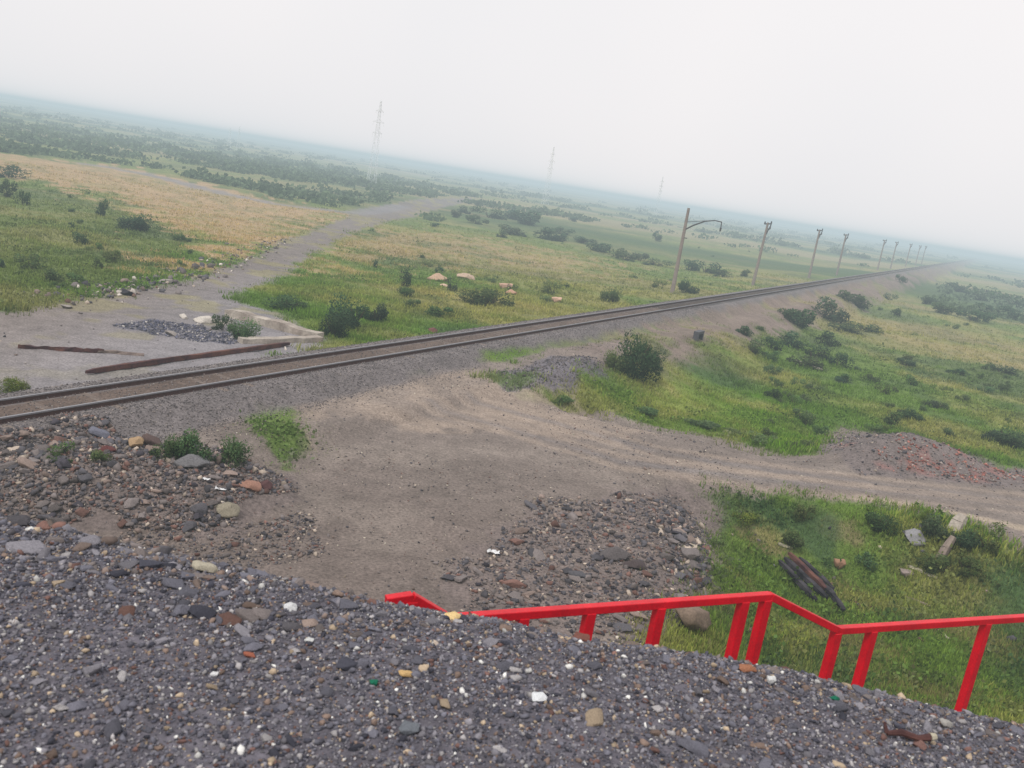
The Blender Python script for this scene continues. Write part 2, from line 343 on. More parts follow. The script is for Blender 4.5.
def add_stones(zone, x, y, size, P, flatk=.62, sink=.3):
    n = len(x); z = hgt(x, y); sc = size[:, None]*np.stack([RG.uniform(.8, 1.25, n), RG.uniform(.6, 1., n), RG.uniform(.4, .8, n)*flatk/.62], -1)*.5
    c, k = pal(P, n); z = z+sc[:, 2]*(1-2*sink)
    ST.append(dict(zone=np.full(n, zone), p=np.stack([x, y, z], -1), s=sc, c=c, k=k, size=size))
# 0: gravel bank round the camera
def bankpts(n, y0, y1, over=1.6):
    x = RG.uniform(-6.5, 7.5, n); y = RG.uniform(y0, y1, n); return x, y
n = 230000; x, y = bankpts(n, 3.5, 9.5); m = (y < crest_y(x)+1.4) & (np.abs(x) < y*.62+1.); x, y = x[m], y[m]
add_stones(0, x, y, np.clip(RG.lognormal(math.log(.023), .46, len(x)), .010, .085), PAL_B)
n = 90000; x = RG.uniform(-11, 12, n); y = RG.uniform(1.2, 9.5, n); m = (y < crest_y(x)+1.2) & ((np.abs(x) > y*.62+.9) | (y < 3.6)) & (np.hypot(x, y) > 1.2); x, y = x[m], y[m]
add_stones(0, x, y, np.clip(RG.lognormal(math.log(.032), .45, len(x)), .015, .1), PAL_B)
n = 5600; x, y = bankpts(n, 3.6, 10); m = (y < crest_y(x)+2.2) & (np.abs(x) < y*.8+1); x, y = x[m], y[m]
add_stones(0, x, y, np.clip(RG.lognormal(math.log(.06), .38, len(x)), .035, .17), PAL_B[:2]+PAL_B[3:])
x = RG.uniform(-5.5, 6.2, 520); y = crest_y(x)+RG.normal(-.05, .35, len(x)); add_stones(0, x, y, np.clip(RG.lognormal(math.log(.07), .35, len(x)), .04, .15), PAL_B, .5, .35)
n = 14000; x = RG.uniform(-14, 14, n); y = crest_y(x)+RG.uniform(2, 10, n); add_stones(1, x, y, np.clip(RG.lognormal(math.log(.07), .5, n), .03, .3), PAL_R)
n = 9500; x = -.6-13*RG.random(n)**.8; y = crest_y(x)+RG.uniform(-.9, 3.6, n)*np.where(RG.random(n) < .5, .5, 1); add_stones(1, x, y, np.clip(RG.lognormal(math.log(.065), .55, n), .03, .30), PAL_R[:4]+PAL_B[:3], .55, .35)
n = 700; x = RG.uniform(-.6, 6.5, n); y = crest_y(x)+RG.uniform(-.3, .5, n); add_stones(0, x, y, np.clip(RG.lognormal(math.log(.055), .45, n), .03, .14), PAL_R[:5]+PAL_B[:3], .5, .4)
def inpoly(Z, n, marg=0, jit=1.5):
    P = np.asarray(Z)[:, :2]; lo, hi = P.min(0)-marg, P.max(0)+marg; x = RG.uniform(lo[0], hi[0], n); y = RG.uniform(lo[1], hi[1], n)
    d = sdf(P, x, y)+(fbm(x/1.5, y/1.5, 77)-.5)*2*jit; k = d > 0; return x[k], y[k]
x, y = inpoly(LPILE, 26000, 1); add_stones(2, x, y, np.clip(RG.lognormal(math.log(.10), .55, len(x)), .04, .55), PAL_R+[(lin(124, 96, 88), .06)])
x, y = inpoly(Z_RUB, 22000, 1.5); add_stones(1, x, y, np.clip(RG.lognormal(math.log(.10), .55, len(x)), .05, .55), PAL_R, .5)
e = P0([(690, 500), (722, 525), (722, 570), (700, 600), (680, 570)]); x, y = inpoly(e, 700, .4); add_stones(1, x, y, np.clip(RG.lognormal(math.log(.3), .35, len(x)), .12, .7), PAL_R, .5)
x, y = inpoly(Z_DIRT, 60000, 0); m = RG.random(len(x)) < .25+.75*sm(fbm(x/4, y/4, 88), .45, .6); x, y = x[m], y[m]
s_, t_ = trk(x, y); m = t_ > 3; x, y = x[m], y[m]; add_stones(1, x, y, np.clip(RG.lognormal(math.log(.05), .45, len(x)), .02, .25), PAL_R+[(lin(190, 180, 165), .1)])
x, y = inpoly(Z_LEFT, 5000, 1, 2); m = np.hypot(x, y) < 130; x, y = x[m], y[m]; s_, t_ = trk(x, y); m = t_ < -4; x, y = x[m], y[m]
add_stones(3, x, y, np.clip(RG.lognormal(math.log(.09), .5, len(x)), .04, .4), PAL_R+[(lin(190, 180, 170), .12)])
x, y = inpoly(Z_SLAG, 3500, .3, .8); add_stones(1, x, y, np.clip(RG.lognormal(math.log(.11), .4, len(x)), .05, .35), PAL_R[:2], .5)
LP2 = P0([(-60, 530), (110, 533), (250, 520), (300, 500), (330, 520), (330, 560), (240, 580), (-60, 560)])
x, y = inpoly(LP2, 9000, .3, 1.); add_stones(2, x, y, np.clip(RG.lognormal(math.log(.085), .5, len(x)), .04, .35), PAL_R, .5)
x, y = inpoly(Z_PIT, 260, 0, 1.); add_stones(1, x, y, np.clip(RG.lognormal(math.log(.22), .4, len(x)), .1, .5), PAL_R, .7)
x, y = inpoly(Z_GRAV, 4000, .5, 1.); add_stones(3, x, y, np.clip(RG.lognormal(math.log(.12), .4, len(x)), .05, .3), [(lin(92, 92, 106), .6), (lin(120, 116, 120), .3), (lin(176, 170, 164), .1)])
L = PH([(60, 300), (130, 288), (190, 276), (225, 262), (285, 238)])       # rubble along the far track's edge
for a, b in zip(L[:-1], L[1:]):
    k = RG.random(130); x = a[0]+(b[0]-a[0])*k+RG.normal(0, 1., 130); y = a[1]+(b[1]-a[1])*k+RG.normal(0, 1.2, 130)
    add_stones(3, x, y, np.clip(RG.lognormal(math.log(.28), .5, 130), .1, .9), PAL_R+[(lin(200, 190, 180), .15)])
xm, ym = inpoly(Z_MOUND, 3500, .2, .8); add_stones(1, xm, ym, np.clip(RG.lognormal(math.log(.13), .4, len(xm)), .05, .4), PAL_R, .5)
x, y = inpoly(Z_BRICK, 4200, .4, 1.6); k_ = (fbm(x/1.2, y/1.2, 97) > .53) | (RG.random(len(x)) < .10); x, y = x[k_], y[k_]; PB = [(lin(150, 102, 92), .35), (lin(138, 88, 80), .2), (lin(170, 120, 106), .15), (lin(146, 134, 128), .35)]
BR = (x, y)
S = {k: np.concatenate([a[k] for a in ST]) for k in ST[0]}
x, y = BR; nb = len(x); ST = []; add_stones(9, x, y, np.clip(RG.lognormal(math.log(.17), .3, nb), .08, .34), PB); BS = ST[0]
# stones embedded along the shoulder of the track
NT = int(60000); s_ = RG.uniform(0, 1, NT)**1.6*75-6; t_ = RG.uniform(-3.4, 4.6, NT); k_ = (np.abs(t_) > .72) | (RG.random(NT) < .25); k_ &= t_ < 3.4-.8*sm(s_, 6, 30)+RG.normal(0, .5, NT); s_, t_ = s_[k_], t_[k_]; NT = len(s_); x = T0[0]+TD[0]*s_+TN[0]*t_; y = T0[1]+TD[1]*s_+TN[1]*t_
ST = []; add_stones(4, x, y, RG.uniform(.05, .10, NT), [(lin(120, 114, 114), .5), (lin(96, 90, 90), .3), (lin(146, 136, 130), .2)]); BA = ST[0]
def merged(name, D, mat, protos=SP1):
    Vs, Fs, Cs, o = [], [], [], 0; n = len(D['p']); v = RG.integers(0, len(protos), n)
    for q, (V, Fc) in enumerate(protos):
        k = np.where(v == q)[0]
        if not len(k): continue
        W = np.einsum('vj,nj->nvj', V, D['s'][k]); W = np.einsum('nij,nvj->nvi', rotm(len(k), .35), W)+D['p'][k][:, None]
        Vs.append(W.reshape(-1, 3)); Fs.append((Fc[None]+(np.arange(len(k))*len(V))[:, None, None]+o).reshape(-1, 3)); o += len(k)*len(V)
        Cs.append(np.repeat(D['c'][k], len(V), 0))
    return link(name, npmesh(name, np.concatenate(Vs), np.concatenate(Fs), mat, np.concatenate(Cs)))
V = S['p']-CAM; dz = V@FW; sx = 512+F*(V@RT)/dz; sy = 384-F*(V@UP)/dz; app = S['size']*F/dz
inf = (dz > 1) & (sx > 0) & (sx < 1024) & (sy > 0) & (sy < 768)
cyy = crest_y(S['p'][:, 0]); yy = S['p'][:, 1]; hid = (yy > cyy+.35) & (yy < 17.5)
score = np.where(inf & ~hid, app, 0); top = np.argsort(-score)[:300]; rest = np.ones(len(score), bool); rest[top] = False
def sub(D, m): return {k: v[m] for k, v in D.items()}
tag(merged('gravel', sub(S, rest & (S['zone'] == 0)), M['stones']), 'dark grey loose gravel covering the bank in the foreground', 'gravel', kind='stuff')
tag(merged('rubble', sub(S, rest & (S['zone'] == 1)), M['rubble']), 'brown and grey broken stones strewn over the dirt lot and the slope below the railing', 'rubble', kind='stuff')
tag(merged('rubble', sub(S, rest & (S['zone'] == 2)), M['rubble']), 'heaped brown and rust coloured rubble between the gravel bank and the railway', 'rubble', kind='stuff')
tag(merged('rubble', sub(S, rest & (S['zone'] == 3)), M['rubble']), 'scattered stones lining the grey dirt road beyond the railway', 'rubble', kind='stuff')
tag(merged('brick_rubble', BS, M['rubble']), 'red broken brick spread over the low mound beside the dirt road', 'brick rubble', kind='stuff')
tag(merged('ballast', BA, M['rubble']), 'grey crushed stone ballast under and beside the rails', 'ballast', kind='stuff')
SM2 = [npmesh('stone', V, Fc, M['stone']) for V, Fc in SP2]
def stone(p, s, c, name='stone', rot=None, v=None):
    o = link(name, SM2[random.randrange(8) if v is None else v]); o.location = p; o.scale = s
    o.rotation_euler = rot or (random.uniform(-.25, .25), random.uniform(-.25, .25), random.uniform(0, 6.28)); o.color = (*c, 1); return o
CN_B = ['blue grey', 'mid grey', 'near black', 'light grey', 'brown', 'rusty brown', 'cream', 'whitish']
CN_R = ['grey brown', 'dark grey', 'tan', 'rusty brown', 'pale tan', 'near black', 'brick red', 'pale']
for i in top:
    z = S['zone'][i]; nm = (CN_B if z == 0 else CN_R)[min(int(S['k'][i]), 7)]
    where, grp = [('lying in the dark gravel of the foreground bank', 'stones in the gravel bank'), ('on the stony slope and dirt lot beyond the railing', 'stones below the railing'), ('in the rubble heap between the bank and the railway', 'stones of the rubble heap'), ('beside the grey dirt road beyond the railway', 'stones by the far dirt road')][int(z)]
    big = 'large' if app[i] > 20 else 'small'
    o = stone(S['p'][i], S['s'][i], S['c'][i]); tag(o, '%s %s stone %s' % (big, nm, where), 'stone', '%s %s %s' % (big, nm, grp))
# stones one can single out: px, py, z0, width px, height ratio, colour, label
SPEC = [
 (540, 701, 6.4, 20, .7, lin(222, 224, 226), 'white rounded stone, brightest in the gravel below the railing', 'stone'),
 (454, 619, 6.4, 20, .5, lin(226, 196, 140), 'pale yellow stone on the bank crest at the low end of the red handrail', 'stone'),
 (408, 732, 6.4, 30, .5, lin(108, 112, 118), 'flat grey green slab of stone lying alone in the foreground gravel', 'stone'),
 (289, 609, 6.4, 18, .5, lin(206, 206, 206), 'flat whitish stone near the crest left of the railing', 'stone'),
 (309, 642, 6.4, 13, .6, lin(206, 206, 204), 'small white stone in the gravel below the flat whitish one', 'stone'),
 (214, 676, 6.4, 11, .7, lin(220, 220, 220), 'tiny bright white pebble in the left foreground gravel', 'stone'),
 (406, 676, 6.4, 18, .5, lin(206, 172, 120), 'yellowish flat stone in the middle of the foreground gravel', 'stone'),
 (250, 656, 6.4, 13, .6, lin(160, 98, 78), 'orange red stone in the left foreground gravel', 'stone'),
 (205, 571, 6.4, 28, .5, lin(176, 168, 150), 'broad cream stone on the left part of the crest', 'stone'),
 (580, 641, 6.4, 26, .5, lin(120, 80, 70), 'reddish brown stone on the crest under the handrail', 'stone'),
 (770, 683, 6.4, 14, 1., lin(214, 214, 212), 'upright white stone on the crest right of the paired posts', 'stone'),
 (945, 727, 6.4, 18, .8, lin(170, 166, 160), 'light grey stone at the right end of the crest', 'stone'),
 (748, 671, 6.4, 20, .6, lin(160, 110, 84), 'brown orange stone on the crest between the two close posts', 'stone'),
 (690, 628, -.4, 52, .85, lin(134, 116, 102), 'big tan boulder seen between the posts below the stony slope', 'boulder'),
 (912, 541, -1.2, 28, .7, lin(142, 140, 142), 'grey angular boulder among the bushes at the edge of the pit', 'boulder'),
 (838, 567, -1.8, 18, .9, lin(158, 122, 98), 'tan orange boulder behind the burnt timbers in the pit', 'boulder'),
 (905, 575, -1.6, 20, .5, lin(150, 136, 130), 'low pinkish stone on the grass below the leaning stump', 'boulder'),
 (250, 489, .8, 22, .65, lin(158, 120, 104), 'pinkish brown rounded boulder on the rubble heap', 'boulder'),
 (265, 488, .8, 16, .8, lin(92, 66, 66), 'dark maroon boulder beside the pinkish one on the rubble heap', 'boulder'),
 (137, 447, .9, 18, 1.1, lin(166, 140, 110), 'orange tan boulder standing at the left end of the low shrub', 'boulder'),
 (153, 446, .9, 22, .9, lin(96, 80, 76), 'dark brown boulder between the orange tan one and the shrub', 'boulder'),
 (107, 452, .9, 18, .6, lin(104, 64, 62), 'dark red boulder at the top of the rubble heap', 'boulder'),
 (100, 437, .9, 24, .6, lin(112, 112, 124), 'blue grey boulder at the foot of the railway ballast', 'boulder'),
 (192, 466, .9, 36, .5, lin(116, 114, 116), 'wide grey boulder in front of the low shrub', 'boulder'),
 (226, 513, .8, 30, .5, lin(140, 132, 116), 'flat khaki boulder at the lower edge of the rubble heap', 'boulder'),
 (505, 289, -1.4, 20, .6, lin(196, 160, 140), 'largest pinkish concrete lump in the green field beyond the railway', 'rubble lump'),
 (511, 294, -1.4, 12, .6, lin(190, 150, 128), 'small pinkish lump touching the largest concrete lump in the field', 'rubble lump'),
 (556, 302, -1.4, 15, .7, lin(206, 170, 148), 'pinkish concrete lump in the field nearest the railway', 'rubble lump'),
 (444, 287, -1.4, 8, .7, lin(210, 180, 160), 'small bright pink lump left of the dark sapling', 'rubble lump'),
 (438, 281, -1.4, 22, .35, lin(190, 160, 136), 'flat tan lump behind the small bright pink one', 'rubble lump'),
 (466, 279, -1.4, 18, .35, lin(190, 165, 145), 'flat tan lump right of the dark sapling in the field', 'rubble lump'),
 (432, 332, 0., 12, .6, lin(110, 74, 70), 'dark red lump beside the far rail', 'rubble lump'),
 (688, 558, -.6, 30, .6, lin(120, 112, 110), 'grey flat boulder at the top right of the stony slope', 'boulder'),
 (615, 558, 0., 34, .4, lin(98, 92, 92), 'long dark slab lying on the stony slope', 'boulder'),
 (635, 568, 0., 24, .5, lin(82, 72, 72), 'dark boulder just right of the long slab on the stony slope', 'boulder'),
 (578, 577, 0., 22, .5, lin(92, 90, 94), 'dark grey boulder at the left of the stony slope', 'boulder')]
for (a, b, z0, w, hr, c, lb, ct) in SPEC:
    P = hit(a, b, z0); d = (P-CAM)@FW; W = w*d/F/2*1.1; hr = max(hr, .55); o = stone((P[0], P[1], P[2]+W*hr*.45), (W, W*.75, W*hr), c, 'boulder' if ct == 'boulder' else 'stone')
    o.rotation_euler = (0, 0, random.uniform(-.3, .3)); tag(o, lb, ct)
for a, b, lb in ((373, 685, 'green glass shard in the gravel left of the yellowish flat stone'), (835, 701, 'green glass shard on the crest left of the tallest post')):
    P = hit(a, b, 6.4); o = stone(P+np.array([0, 0, .02]), (.05, .035, .03), lin(30, 110, 84), 'glass_shard'); tag(o, lb, 'glass shard')
for a, b, z0, w, lb in ((493, 555, 0., 12, 'crumpled white scrap on the stony slope above the handrail'), (206, 482, .9, 7, 'small white scrap, upper of the two on the rubble heap'), (220, 492, .9, 10, 'larger white scrap, lower of the two on the rubble heap')):
    P = hit(a, b, z0); d = (P-CAM)@FW; W = w*d/F; g = MB(); q = 6
    V = [(W*(i/(q-1)-.5)+random.uniform(-.1, .1)*W, W*.5*(j/3-.5), abs(random.gauss(0, .12))*W+.03) for j in range(4) for i in range(q)]
    g.add(V, [(j*q+i, j*q+i+1, (j+1)*q+i+1, (j+1)*q+i) for j in range(3) for i in range(q-1)]); o = g.build('scrap', M_col('white_scrap', lin(225, 225, 225)))
    o.location = P+np.array([0, 0, .04]); tag(o, lb, 'litter')

# ------------------------------------------------------------------ grass
def blades(x, y, z, h, col, nb=5, spread=.12, wid=.05):
    n = len(x); V = np.zeros((n, nb, 3, 3)); a = RG.uniform(0, 6.283, (n, nb)); hh = h[:, None]*RG.uniform(.5, 1.1, (n, nb))
    ox = x[:, None]+RG.normal(0, 1, (n, nb))*spread*(.4+h[:, None]); oy = y[:, None]+RG.normal(0, 1, (n, nb))*spread*(.4+h[:, None]); w = wid*h[:, None]*RG.uniform(.6, 1.4, (n, nb))
    V[:, :, 0, 0] = ox-np.cos(a)*w; V[:, :, 0, 1] = oy-np.sin(a)*w; V[:, :, 1, 0] = ox+np.cos(a)*w; V[:, :, 1, 1] = oy+np.sin(a)*w
    V[:, :, :2, 2] = (z-.03)[:, None, None]; ln = RG.uniform(-.45, .45, (n, nb, 2))
    V[:, :, 2, 0] = ox+ln[..., 0]*hh; V[:, :, 2, 1] = oy+ln[..., 1]*hh; V[:, :, 2, 2] = z[:, None]+hh
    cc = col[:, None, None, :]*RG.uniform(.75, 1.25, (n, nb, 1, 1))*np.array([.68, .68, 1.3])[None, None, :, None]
    return V.reshape(-1, 3), cc.repeat(1, 2).reshape(-1, 3)
NG = 420000; a = R(-36)+RG.random(NG)*R(72); u = RG.random(NG); r = 1/((1/18.)*(1-u)+(1/190.)*u)
x = r*np.sin(a); y = r*np.cos(a); z = hgt(x, y); jx = RG.normal(0, .45, NG); c = colour(x+jx, y+jx[::-1], hgt(x+jx, y+jx[::-1])); s_, t_ = trk(x, y)
green = ((c[:, 1] > c[:, 0]*.9) & (c[:, 1] > c[:, 2]*1.55)) | ((c[:, 0] > c[:, 2]*1.9) & (r > 55)); m = green & (np.abs(t_) > 3.2) & (z < 2) ; x, y, z, c, r = x[m], y[m], z[m], c[m], r[m]
h = RG.uniform(.05, .24, len(x))*(.25+1.5*fbm(x/2.5, y/2.5, 90))*(1+.004*r)*np.where(sdf(Z_WEED, x, y) > -3, .5, 1)*np.where(r < 34, .72, 1)
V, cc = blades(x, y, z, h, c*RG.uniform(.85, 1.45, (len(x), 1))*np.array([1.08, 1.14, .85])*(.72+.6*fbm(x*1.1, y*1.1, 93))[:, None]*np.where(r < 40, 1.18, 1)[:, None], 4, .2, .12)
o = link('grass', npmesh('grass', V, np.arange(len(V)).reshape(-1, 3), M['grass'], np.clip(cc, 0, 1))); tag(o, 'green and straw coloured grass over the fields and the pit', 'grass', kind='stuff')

# ------------------------------------------------------------------ low leafy weeds
n = 16000; a = R(-36)+RG.random(n)*R(72); u = RG.random(n)**.8; r_ = 1/((1/18.)*(1-u)+(1/170.)*u); wx = r_*np.sin(a); wy = r_*np.cos(a); wz = hgt(wx, wy); wc = colour(wx, wy, wz); ts = trk(wx, wy)[1]
m = (wc[:, 1] > wc[:, 0]*.93) & (wc[:, 1] > wc[:, 2]*1.5) & (np.abs(ts) > 3.2) & (wz < 2) & (fbm(wx/5, wy/5, 95) > .42); wx, wy, wz, wc, r_ = wx[m], wy[m], wz[m], wc[m], r_[m]; n = len(wx); q = 12
hh = RG.uniform(.08, .30, n)*(1+.006*r_); p = RG.normal(0, .5, (n, q, 3)); p[..., 2] = np.abs(p[..., 2])*1.1; p = p*(hh[:, None, None]*np.array([1.7, 1.7, 1.])); p += np.stack([wx, wy, wz], -1)[:, None]
t1 = RG.normal(size=(n, q, 3)); t1 /= np.linalg.norm(t1, axis=2)[..., None]; t2 = np.cross(t1, RG.normal(size=(n, q, 3))); t2 /= np.linalg.norm(t2, axis=2)[..., None]; ss = (hh*.26)[:, None, None]
V = np.stack([p-t1*ss, p+t2*ss*.7, p+t1*ss, p-t2*ss*.7], 2).reshape(-1, 3); cc = (wc*RG.uniform(.6, 1.35, (n, 1))*np.array([.9, 1.0, .95]))[:, None, :]*RG.uniform(.75, 1.25, (n, q, 1)); cc = cc[:, :, None, :].repeat(4, 2).reshape(-1, 3)
o = link('weeds', npmesh('weeds', V, np.arange(len(V)).reshape(-1, 4), M['grass'], np.clip(cc, 0, 1))); tag(o, 'low leafy weeds growing through the grass of the fields', 'weeds', kind='stuff')

# ------------------------------------------------------------------ bushes
def bush_mesh(seed, nl=900, lobes=6, tall=1., spiky=0.):
    g = np.random.default_rng(seed); Vs = []; Cs = []
    cs = g.normal(0, .3, (lobes, 3)); cs[:, 2] = np.abs(g.normal(.30, .22, lobes)); cs[:, :2] = np.clip(cs[:, :2], -.55, .55); rs = g.uniform(.2, .42, lobes)
    k = g.integers(0, lobes, nl); d = g.normal(size=(nl, 3)); d /= np.linalg.norm(d, axis=1)[:, None]; rad = g.uniform(.45, 1.12, nl)**.6
    p = cs[k]+d*(rs[k]*rad)[:, None]; p[:, 2] = np.abs(p[:, 2])*tall
    if spiky: p[:, 2] += (g.random(nl) < .15)*g.uniform(0, .35, nl)
    top = p[:, 2].max(); sz = g.uniform(.025, .06, nl)*(900/nl)**.4
    t1 = g.normal(size=(nl, 3)); t1 /= np.linalg.norm(t1, axis=1)[:, None]; t2 = np.cross(t1, d); t2 /= np.linalg.norm(t2, axis=1)[:, None]+1e-9
    V = np.stack([p-t1*sz[:, None]*1.4, p+t2*sz[:, None]*.7, p+t1*sz[:, None]*1.4, p-t2*sz[:, None]*.7], 1)
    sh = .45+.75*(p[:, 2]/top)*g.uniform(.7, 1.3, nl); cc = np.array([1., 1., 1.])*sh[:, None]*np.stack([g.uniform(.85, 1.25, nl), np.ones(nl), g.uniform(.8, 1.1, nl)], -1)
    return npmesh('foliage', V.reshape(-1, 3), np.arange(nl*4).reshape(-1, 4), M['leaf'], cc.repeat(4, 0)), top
def stem_mesh(seed):
    g = random.Random(seed); b = MB()
    for k in range(7):
        a = g.uniform(0, 6.28); q = g.uniform(.15, .4); pts = [(0.03*math.cos(a), .03*math.sin(a), -.1), (q*.4*math.cos(a), q*.4*math.sin(a), .25), (q*math.cos(a), q*math.sin(a), g.uniform(.45, .7))]; b.tube(pts, [.02, .014, .005], 5)
    return b.mesh('stem', M['stem'])
BP = {'big': [bush_mesh(300+k, 2600, 9) for k in range(4)], 'mid': [bush_mesh(320+k, 900, 6) for k in range(5)], 'sap': [bush_mesh(340+k, 800, 5, 1.5, 1) for k in range(3)], 'far': [bush_mesh(360+k, 260, 5) for k in range(5)]}
STM = [stem_mesh(k) for k in range(4)]
GRN = lin(92, 116, 72); DK = lin(72, 95, 68); BG = lin(100, 126, 60)
nbush = [0]
def bush(px, py, w, h, kind, col, label, group=None, z0=-1.):
    P = hit(px, py, z0); d = (P-CAM)@FW; W = w*d/F; H = h*d/F*1.05; me, top = random.choice(BP[kind]); t = empty('bush', (P[0], P[1], P[2]-.05), random.uniform(0, 6.28))
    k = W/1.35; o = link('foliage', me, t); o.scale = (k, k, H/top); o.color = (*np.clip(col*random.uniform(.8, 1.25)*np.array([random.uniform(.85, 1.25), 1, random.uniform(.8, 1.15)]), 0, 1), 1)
    if kind != 'far': s = link('stem', random.choice(STM), t); s.scale = (k, k, H/top)
    tag(t, label, 'bush', group); nbush[0] += 1
B_ = bush
# left field beyond the road
for a in [(102, 216, 15, 17, 'mid', 'round dark bush standing alone at the middle of the left green slope'), (138, 231, 36, 19, 'big', 'widest dark bush on the left green slope, right of the round one'),
          (79, 243, 20, 11, 'mid', 'low dark bush below and left of the round one on the left slope'), (97, 268, 12, 11, 'mid', 'small bush lowest on the left green slope'),
          (23, 205, 13, 15, 'mid', 'small round bush near the left edge of the slope'), (5, 197, 16, 18, 'mid', 'bush cut by the left edge of the photo, on the green slope'),
          (10, 178, 32, 13, 'mid', 'highest dark bush on the left slope, below the orange grass'), (70, 228, 8, 7, 'far', 'tiny bush between the round bush and the low one'), (2, 268, 8, 10, 'mid', 'little bush at the left edge above the pale tall grass')]:
    B_(a[0], a[1], a[2], a[3], a[4], DK, a[5])
for a in [(402, 287, 16, 25, 'sap', DK, 'tall narrow dark sapling in the field beyond the railway'), (376, 268, 7, 9, 'far', DK, 'tiny bush up the field left of the tall narrow sapling'), (451, 291, 12, 18, 'sap', DK, 'dark sapling among the pinkish concrete lumps'),
          (332, 336, 30, 28, 'big', DK, 'left bush of the dark clump behind the railway, nearest the rails'), (354, 328, 42, 32, 'big', DK, 'tallest middle bush of the dark clump behind the railway'), (376, 322, 26, 20, 'big', DK, 'right bush of the dark clump behind the railway'),
          (290, 308, 44, 14, 'big', GRN, 'low wide green bush left of the dark clump'), (438, 273, 8, 8, 'far', DK, 'tiny bush above the concrete lumps'), (488, 305, 50, 18, 'big', GRN, 'wide low olive bush in the field right of the dark clump'), (440, 316, 30, 10, 'mid', GRN, 'low olive bush between the dark clump and the wide one'),
          (237, 338, 34, 22, 'big', GRN, 'green bush growing inside the concrete foundation'), (222, 330, 20, 16, 'mid', DK, 'small dark bush at the left end of the foundation wall'), (18, 392, 36, 16, 'big', BG, 'low green bush beside the far rail at the left edge'),
          (552, 294, 20, 14, 'mid', GRN, 'green bush behind the concrete lump nearest the railway'), (612, 302, 24, 16, 'big', GRN, 'green bush beside the railway between the lumps and the first pole'), (688, 293, 26, 13, 'big', DK, 'dark bush at the foot of the first pole with the bracket'),
          (660, 288, 16, 8, 'mid', GRN, 'small bush just left of the foot of the first pole')]: B_(*a)
for a in [(632, 374, 46, 44, 'big', DK, 'tall dark bush on the near side of the railway bank'), (612, 368, 28, 20, 'big', GRN, 'smaller bush at the left of the tall one by the railway bank'), (650, 368, 22, 22, 'big', DK, 'bush at the right of the tall one by the railway bank'),
          (168, 456, 34, 24, 'big', GRN, 'left third of the grey green shrub row on the rubble heap'), (196, 460, 44, 32, 'big', GRN, 'middle and tallest shrub of the row on the rubble heap'), (228, 462, 40, 28, 'big', GRN*.9, 'right shrub of the row on the rubble heap'),
          (64, 458, 30, 16, 'mid', GRN, 'sparse grey green shrub at the left of the rubble heap'), (98, 462, 22, 14, 'mid', GRN, 'small shrub between the sparse one and the dark red boulder')]: B_(*a, None, .5)
for a in [(985, 549, 32, 34, 'sap', GRN, 'tallest bush at the right rim of the pit'), (958, 548, 36, 24, 'big', DK, 'dark bush behind the leaning stump'), (928, 535, 40, 26, 'big', DK, 'dark bush just above the grey angular boulder'),
          (878, 530, 38, 22, 'big', GRN*.8, 'brownish bush left of the grey angular boulder'), (803, 520, 22, 18, 'mid', GRN, 'round bright bush at the top of the pit'), (790, 543, 34, 18, 'big', GRN, 'low bush in the upper left of the pit'),
          (922, 521, 14, 20, 'sap', BG, 'thin upright weed on the rim between the road and the pit'), (940, 572, 40, 20, 'big', GRN*.8, 'low dark shrub under the leaning stump'), (965, 570, 36, 18, 'big', GRN, 'low green shrub right of the leaning stump'), (866, 566, 22, 14, 'mid', GRN, 'small bush right of the tan orange boulder'),
          (742, 522, 24, 12, 'mid', BG, 'low bright weeds at the upper left corner of the pit'), (715, 548, 18, 12, 'mid', GRN, 'small bush beside the top right of the stony slope')]: B_(*a, None, -1.5)
# scrub in the right field
g2 = 'dark bushes scattered over the field right of the railway'
for a in [(800, 326, 36, 18), (826, 318, 44, 20), (858, 307, 34, 13), (845, 300, 24, 10), (790, 318, 26, 10), (788, 345, 32, 14), (812, 357, 34, 14), (838, 366, 22, 14), (800, 366, 44, 12), (770, 348, 22, 12), (750, 352, 24, 14), (838, 330, 40, 8), (862, 330, 34, 8), (825, 345, 30, 14), (745, 335, 22, 10),
          (940, 313, 28, 10), (972, 320, 34, 11), (925, 304, 16, 9), (900, 282, 12, 7), (888, 300, 14, 7), (898, 316, 12, 8), (1004, 318, 40, 12), (1012, 306, 40, 12), (980, 300, 30, 9), (958, 292, 24, 8), (905, 418, 34, 12), (935, 408, 26, 8), (1010, 446, 44, 18), (990, 440, 30, 10), (870, 382, 16, 9), (842, 384, 12, 7), (905, 365, 22, 7), (1000, 372, 30, 8), (960, 375, 26, 7), (800, 448, 36, 10), (770, 442, 36, 8), (736, 434, 30, 7), (700, 425, 40, 7), (640, 412, 40, 7), (560, 402, 36, 7)]:
    x_, y_ = a[:2]; row = y_ > 400 and x_ < 810
    lb = 'low green bush in the hedge like edge between the dirt road and the bright field' if row else ('dark bush of the thick clump on the railway bank slope right of the culvert' if x_ < 880 and y_ < 370 else ('dark bush at the far right of the field, below the others' if y_ > 360 else 'hazy dark bush in the distant right field'))
    B_(x_, y_, a[2], a[3], 'big' if y_ > 400 else 'mid', (GRN if row else DK)*(1.1 if row else 1), lb, lb.replace('bush', 'bushes'))
